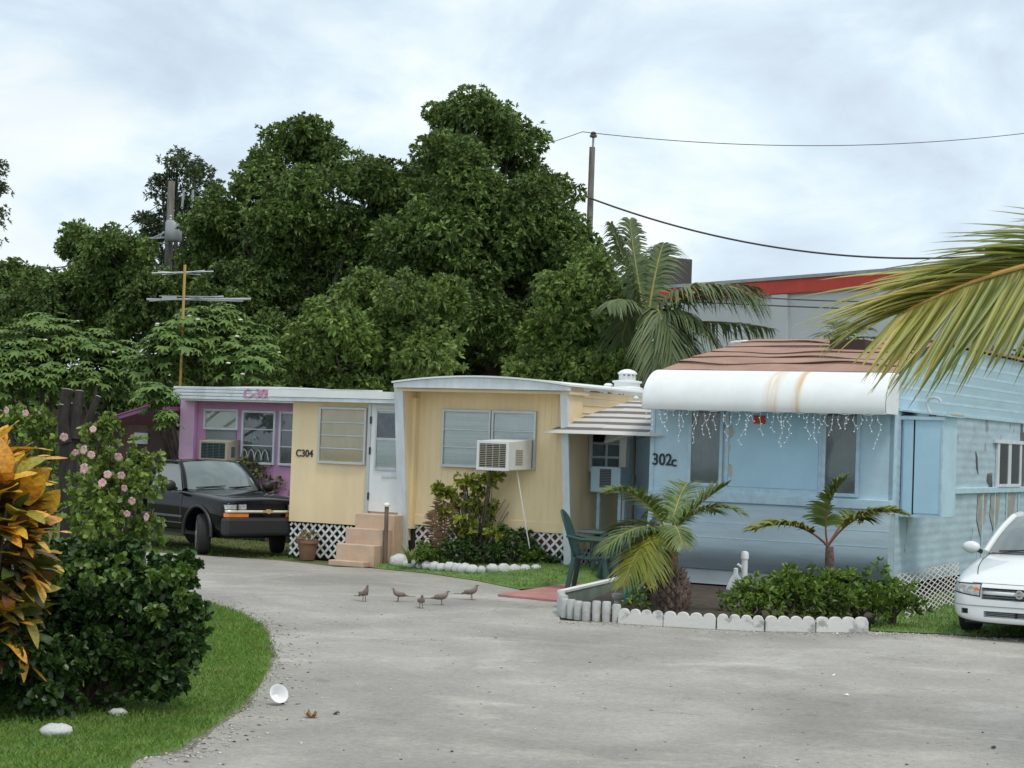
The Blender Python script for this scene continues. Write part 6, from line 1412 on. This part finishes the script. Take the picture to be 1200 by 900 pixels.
# large lobed leaves: light green trees
lobe = MB(); pts = [(0, 0, 0)]
for k in range(7):
    a = R(-120+40*k); l_ = 1-.06*abs(k-3); pts.append((math.sin(a)*l_, math.cos(a)*l_, -.22*l_)); 
    if k < 6: b = R(-100+40*k); pts.append((math.sin(b)*.52, math.cos(b)*.52, -.02))
lobe.v = pts; lobe.f = [(0, i, i+1) for i in range(1, len(pts)-1)]
lob_m = mat('lobed_leaf', (.13, .225, .05), .6, var=.3, vscale=.8, island=.3, trans=.25)
lobV = np.array(pts); lobF = np.array(lobe.f)
lme = lobe.mesh('leaf', fix=False); lme.materials.append(lob_m)
def lobed_tree(label, blobs_px, Y, base_px, n_part, n_rest):
    base = PD(base_px, 560, Y); base.z = 0; r = empty('papaya_tree', base, 0, label, 'tree', 'light green large leaved trees'); pm = FPX/Y
    bl_ = [(np.array(PD(x, y, Y+(q[0] if q else random.uniform(-.8, .8)))-base), rr/pm) for x, y, rr, *q in blobs_px]; wts = np.array([b[1]**2 for b in bl_]); wts /= wts.sum()
    def sample(front):
        c, rr = bl_[RNG.choice(len(bl_), p=wts)]; d = rdir(1)[0]; d[2] = abs(d[2])*.8 if random.random() < .75 else d[2]
        if front: d[1] = -abs(d[1])
        d = unit(d); p = c+d*rr*(random.uniform(.85, 1.05) if front else random.uniform(.4, .95)); nrm = unit(d*.6+np.array([0, 0, .9])+.25*rdir(1)[0]); return p, nrm
    def basis(nrm, s):
        z = Vector(nrm); o = Vector((random.gauss(0, .5), -1, -.2)).normalized(); y = (o-z*o.dot(z)).normalized(); x = y.cross(z); return Matrix((x*s, y*s, z*s)).transposed()
    for i in range(n_part):
        p, nr = sample(True); o = bpy.data.objects.new('leaf', lme); C.objects.link(o); o.parent = r; M = basis(nr, random.uniform(.16, .27)).to_4x4(); M.translation = p; o.matrix_local = M
    V, F = [], []
    for i in range(n_rest):
        p, nr = sample(False); M = np.array(basis(nr, random.uniform(.15, .26))); V.append(lobV@M.T+p); F.append(lobF+i*len(lobV))
    tag(link('foliage', rmesh('foliage', np.concatenate(V), np.concatenate(F)), lob_m, r), kind='stuff')
    m = MB()
    for c, rr in bl_: m.tube([(random.gauss(0, .1), random.gauss(0, .1), -.05), Vector(c)*.6+Vector((0, 0, -.2)), Vector(c)], [.07, .05, .025], 6)
    m.build('trunk', tbark, r)
    m = MB()
    for i in range(14): p, nr = sample(True); m.ball(tuple(p+np.array([0, -.08, .06])), (.05, .03, .02), 6, 4)
    m.build('blossom', mat('cream_blossom', (.75, .76, .62), .7), r)
lobed_tree('light green large leaved tree touching the pink trailer roof', [(260, 400, 44), (210, 410, 40), (290, 430, 40), (240, 440, 44), (190, 430, 36), (300, 400, 24), (230, 380, 26), (190, 480, 24), (265, 370, 16), (170, 440, 28), (186, 468, 20, -4.6), (196, 488, 13, -4.8), (175, 462, 16, -4.2)], 40.5, 235, 280, 1100)
lobed_tree('light green large leaved tree behind the cut trunk', [(60, 410, 44), (20, 420, 44), (100, 420, 44), (140, 430, 36), (50, 450, 44), (-20, 420, 44), (45, 385, 22), (110, 450, 34), (10, 450, 44)], 41.5, 60, 280, 1200)

# ------------------------------------------------------------------ poles, wires, aerial, building
wood = mat('pole_wood', (.22, .20, .18), .9, var=.35, vscale=4, stretch=(3, 3, .4)); steel = mat('grey_steel', (.38, .40, .42), .5, metal=.4, var=.15); cable = mat('black_cable', (.03, .03, .035), .6)
def pole(label, px_, top_py, Y, r0=.095):
    p = PD(px_, 560, Y); p.z = 0; t = PD(px_, top_py, Y); o = empty('utility_pole', p, 0, label, 'pole'); MB().tube([(0, 0, -.05), (0, 0, t.z)], [r0*1.2, r0*.85], 12).build('shaft', wood, o, smooth=True); return o, t
po, ptop = pole('wooden utility pole with pin insulator beside the tallest tree', 681, 172, 52)
MB().tube([(.02, 0, ptop.z-.1), (.02, 0, ptop.z+.30)], .03, 8).build('pin', steel, po); MB().lathe([(.03, 0), (.10, .02), (.10, .08), (.07, .10), (.09, .13), (.05, .17)], 12, (.02, 0, ptop.z+.26)).build('insulator', mat('insulator', (.08, .07, .07), .4), po, smooth=True)
p2, ptop2 = pole('wooden utility pole with grey transformer inside the feathery tree', 187, 212, 54, .12)
tz = PD(189, 284, 54).z; tx = .18
MB().lathe([(.001, 0), (.2, 0), (.24, .05), (.24, .55), (.2, .6), (.001, .62)], 16, (tx, -.35, tz)).build('transformer', steel, p2, smooth=True)
for dx in (-.1, .12): MB().lathe([(.03, 0), (.05, .04), (.03, .08), (.05, .12), (.03, .16)], 8, (tx+dx, -.35, tz+.6)).build('bushing', steel, p2)
for dx in (.35, .62): MB().tube([(dx, -.1, ptop2.z-.75), (dx+.03, -.1, ptop2.z-.25)], .035, 6).build('fuse', steel, p2)
m = MB(); m.bar((0, -.1, tz+.15), (-.75, -.3, tz+.05), .06, .06).bar((0, -.1, tz+.35), (-.45, -.25, tz+.08), .04, .04).bar((-.9, -.3, tz-.02), (0, -.1, tz-.05), .04, .04); m.build('bracket', steel, p2)
p3_, ptop3 = pole('utility pole whose tip shows behind the big hanging frond', 1153, 287, 50, .16)
def wireobj(label, pts, r, sag=0):
    P_ = [Vector(p) for p in pts]; a, b = P_; m = MB(); m.tube([a.lerp(b, k/24)+Vector((0, 0, -sag*4*(k/24)*(1-k/24))) for k in range(25)], r, 5); tag(m.build('power_line', cable), label, 'cable', 'overhead cables')
top1 = Vector(ptop)+Vector((.02, 0, .42))
wireobj('thin overhead wire running right from the pin insulator', [top1, PD(1300, 142, 56)], .011, 0.55)
wireobj('thin overhead wire dropping left from the pin insulator into the tree', [top1, PD(560, 190, 53)], .010, 0.05)
wireobj('thick sagging black cable running right from the pole beside the tallest tree', [PD(683, 229, 51.9), PD(1153, 300, 49.9)], .027, 0.62)
wireobj('thin cable crossing before the red banded building', [PD(742, 336, 41), PD(1153, 352, 45)], .014, 0.15)
wireobj('lower thin cable crossing the white wall behind the brown roof', [PD(742, 350, 41), PD(1190, 366, 45)], .016, 0.05)
wireobj('thin wire running left from the transformer pole', [PD(186, 295, 54), PD(-60, 325, 56)], .018, .1)
wireobj('very thin wire rising over the dark bushy tree to the transformer pole', [PD(186, 240, 54), PD(-40, 380, 56)], .010, .1)
# TV aerial on the pink trailer
aY = 39.5; ab = PD(211, 455, aY); ae = empty('tv_aerial', ab, 0, 'old television aerial on a yellow mast above the pink trailer', 'aerial')
ah = PD(211, 310, aY).z-ab.z; MB().tube([(0, 0, -.1), (0, 0, ah)], .03, 8).build('mast', mat('aerial_mast', (.42, .27, .07), .6), ae)
def az(px_, py_, dy=0): return PD(px_, py_, aY+dy)-ab
for k, (a, b, r_) in enumerate([((178, 320), (250, 318), .014), ((185, 318), (235, 322), .012), ((190, 322), (240, 317), .012), ((172, 351), (294, 350), .02), ((175, 353), (262, 347), .014), ((172, 350), (285, 353), .012), ((187, 347), (262, 348), .014)]):
    MB().tube([az(a[0], a[1], -.3+.1*k), az(b[0], b[1], .3-.1*k)], r_, 6).build('element', steel, ae)
MB().bar(az(172, 351), az(294, 350.5), .03, .03).build('boom', steel, ae)
MB().bar(az(190, 349.5, -.1), az(207, 349, -.1), .08, .09).build('balun', steel, ae)
# white building with red band
bA, bB = PD(765, 420, 62), PD(1300, 420, 47); bang = math.atan2(bB.y-bA.y, bB.x-bA.x); bl_len = (bB-bA).length
bd = empty('warehouse', (bA.x, bA.y, 0), bang, 'plain white flat roofed building with red band along its top', 'building')
FW = Frame(bA, -bang); bt, bm2 = FW.px(882, 331)[1], FW.px(894, 346)[1]
white_wall = mat('warehouse_white', (.66, .68, .70), .8, var=.06, vscale=.4)
MB().box(0, bl_len+12, 0, 14, 0, bm2).build('wall', white_wall, bd); MB().box(-.1, bl_len+12.1, -.12, 14, bm2, bt).build('red_band', mat('red_band', (.64, .065, .04), .6, var=.1), bd)
MB().box(-.15, bl_len+12.15, -.17, 14, bt, bt+.10).build('coping', steel, bd)
for px_ in (915, 1040, 1180): x = FW.px(px_, 380)[0]; MB().box(x-.35, x+.35, -.10, -.001, 0, bm2-.02).build('pilaster', white_wall, bd)
bxp = PD(783, 320, 60); o = MB().box(-.9, .9, -.6, .6, 0, 1.0).build('rooftop_unit', mat('dark_unit', (.05, .045, .04), .7), None, bevel=.03); o.location = (bxp.x, bA.y+.9, bt+.1-0); tag(o, 'dark boxy unit on the white building roof behind the coconut palm', 'roof unit'); o.rotation_euler = (0, 0, bang)

# ------------------------------------------------------------------ doves and litter
dove_c = mat('dove_feather', (.25, .19, .155), .8, var=.25, vscale=20); dove_d = mat('dove_wing', (.19, .15, .13), .8, var=.3, vscale=25); leg_c = mat('dove_leg', (.20, .10, .085), .6); beak_c = mat('dove_beak', (.05, .045, .04), .5)
def dove_mesh(up):
    m = bpy.data.meshes.new('body'); b = MB()
    pts = [(0, .20, .105-.02*up), (0, .14, .115), (0, .07, .125), (0, .0, .135+.01*up), (0, -.05, .155+.03*up), (0, -.068, .19+.045*up), (0, -.075, .215+.05*up), (0, -.09, .225+.05*up), (0, -.106, .222+.05*up)]
    rr = [.006, .022, .044, .056, .047, .026, .021, .021, .008]
    b.tube(pts, rr, 12); b.v = [(x*1.0, y, z) for x, y, z in b.v]; return b
def dove(label, p, rz, up=0, s=1.0):
    r = empty('dove', p-Vector((0, 0, .0)), rz, label, 'dove', 'doves on the road'); r.scale = (s*.78, s*.78, s*.74)
    o = dove_mesh(up).build('body', dove_c, r, smooth=True); su = o.modifiers.new('s', 'SUBSURF'); su.levels = su.render_levels = 1
    for sx in (-1, 1):
        w = MB(); w.ball((sx*.043, .045, .135), (.02, .085, .038), 10, 8); w.build('wing', dove_d, r, smooth=True)
        MB().tube([(sx*.022, .01, .09), (sx*.024, .004, .0)], .006, 6).tube([(sx*.024, .012, .004), (sx*.026, -.03, .004)], .004, 5).build('leg', leg_c, r)
        MB().ball((sx*.0185, -.085, .229+.05*up), .004, 6, 5).build('eye', beak_c, r)
    t = MB(); t.prism([(-.018, .15), (.018, .15), (.032, .30), (0, .315), (-.032, .30)], .098-.02*up, .106-.02*up, 'Z'); t.build('tail', dove_d, r)
    MB().lathe([(.006, 0), (.001, -.022)], 6, (0, -.104, .222+.05*up), 'Y').build('beak', beak_c, r)
dove('dove standing tall with its breast to the road and head up', G(427, 705), R(35), 1.1, 1.0)
dove('dove standing side on with raised tail beside the tall one', G(466, 705), R(-75), .2, .95)
dove('dove facing the road, the one standing closest to the verge of the five', G(493.5, 713), R(10), .2, .95)
dove('dove side on with level tail behind the road-facing one', G(518, 709), R(95), .0, 1.05)
dove('dove side on standing apart, close to the red patio', G(553, 703), R(70), .6, 1.05)
# styrofoam bowl, leaves, scraps
cpos = G(322, 825); o = MB().lathe([(.03, 0), (.055, .05), (.075, .075), (.078, .078), (.072, .075), (.05, .052), (.026, .006), (.001, .006)], 20).build('foam_bowl', mat('foam_white', (.80, .81, .82), .7), None, smooth=True)
o.location = cpos+Vector((0, 0, .055)); o.rotation_euler = (R(62), R(8), R(28)); tag(o, 'white foam bowl lying on its side on the road edge', 'bowl')
dl = mat('dead_leaf', (.33, .17, .05), .8, var=.3, vscale=20); lf = empty('fallen_leaf', G(365, 841), 0, 'curled orange brown fallen leaf on the road', 'leaf')
for k in range(6):
    m = MB(); a = k*1.05; d = Vector((math.cos(a), math.sin(a), 0)); t = Vector((-d.y, d.x, 0))
    for i in range(5): u = i/4; c = d*.055*math.sin(u*1.7)+Vector((0, 0, .008+.05*u*u*random.uniform(.7, 1.3))); w2 = .018*math.sin(math.pi*(.15+.8*u)); m.v += [tuple(c-t*w2), tuple(c+t*w2)]
    m.f = [(2*i, 2*i+1, 2*i+3, 2*i+2) for i in range(4)]; m.build('lobe', dl, lf, fix=False)
def scrap(label, px_, py_, s, m_, cat='litter'):
    m = MB(); m.grid(lambda u, v: ((u-.5)*s, (v-.5)*s*.5, .006+.015*s/.06*math.sin(u*3.1)*math.sin(v*2+1)), 5, 3); o = m.build('scrap', m_, None, smooth=True, fix=False); o.location = G(px_, py_); o.rotation_euler = (0, 0, random.uniform(0, 3)); tag(o, label, cat)
scrap('small dark curled leaf next to the orange fallen leaf', 394, 837, .07, mat('dark_leaf', (.05, .035, .025), .9), 'leaf')
pap = mat('paper_scrap', (.75, .75, .73), .8)
scrap('small white paper scrap on the open road', 977, 792, .06, pap); scrap('tiny white paper scrap beyond the other scrap on the road', 992, 815, .05, pap)
scrap('small white scrap at the foot of the edging blocks', 981, 743, .05, pap); scrap('dark leaf scrap on the bare road near the frame corner', 1164, 877, .06, MATS['dark_leaf'], 'leaf'); scrap('white scrap in the verge grass', 249, 757, .06, pap)
for px_, py_, s in ((640, 677, .5), (690, 675, .4)):
    p = G(px_, py_-6, .09); o = MB().box(-s, s, -.12, .12, -.05, .02).build('stepping_slab', concrete, None, bevel=.01); o.location = p; o.rotation_euler = (0, 0, R(8)); tag(o, 'flat grey stepping slab in the lawn '+('nearer the painted stones' if px_ == 640 else 'nearer the lattice'), 'slab')
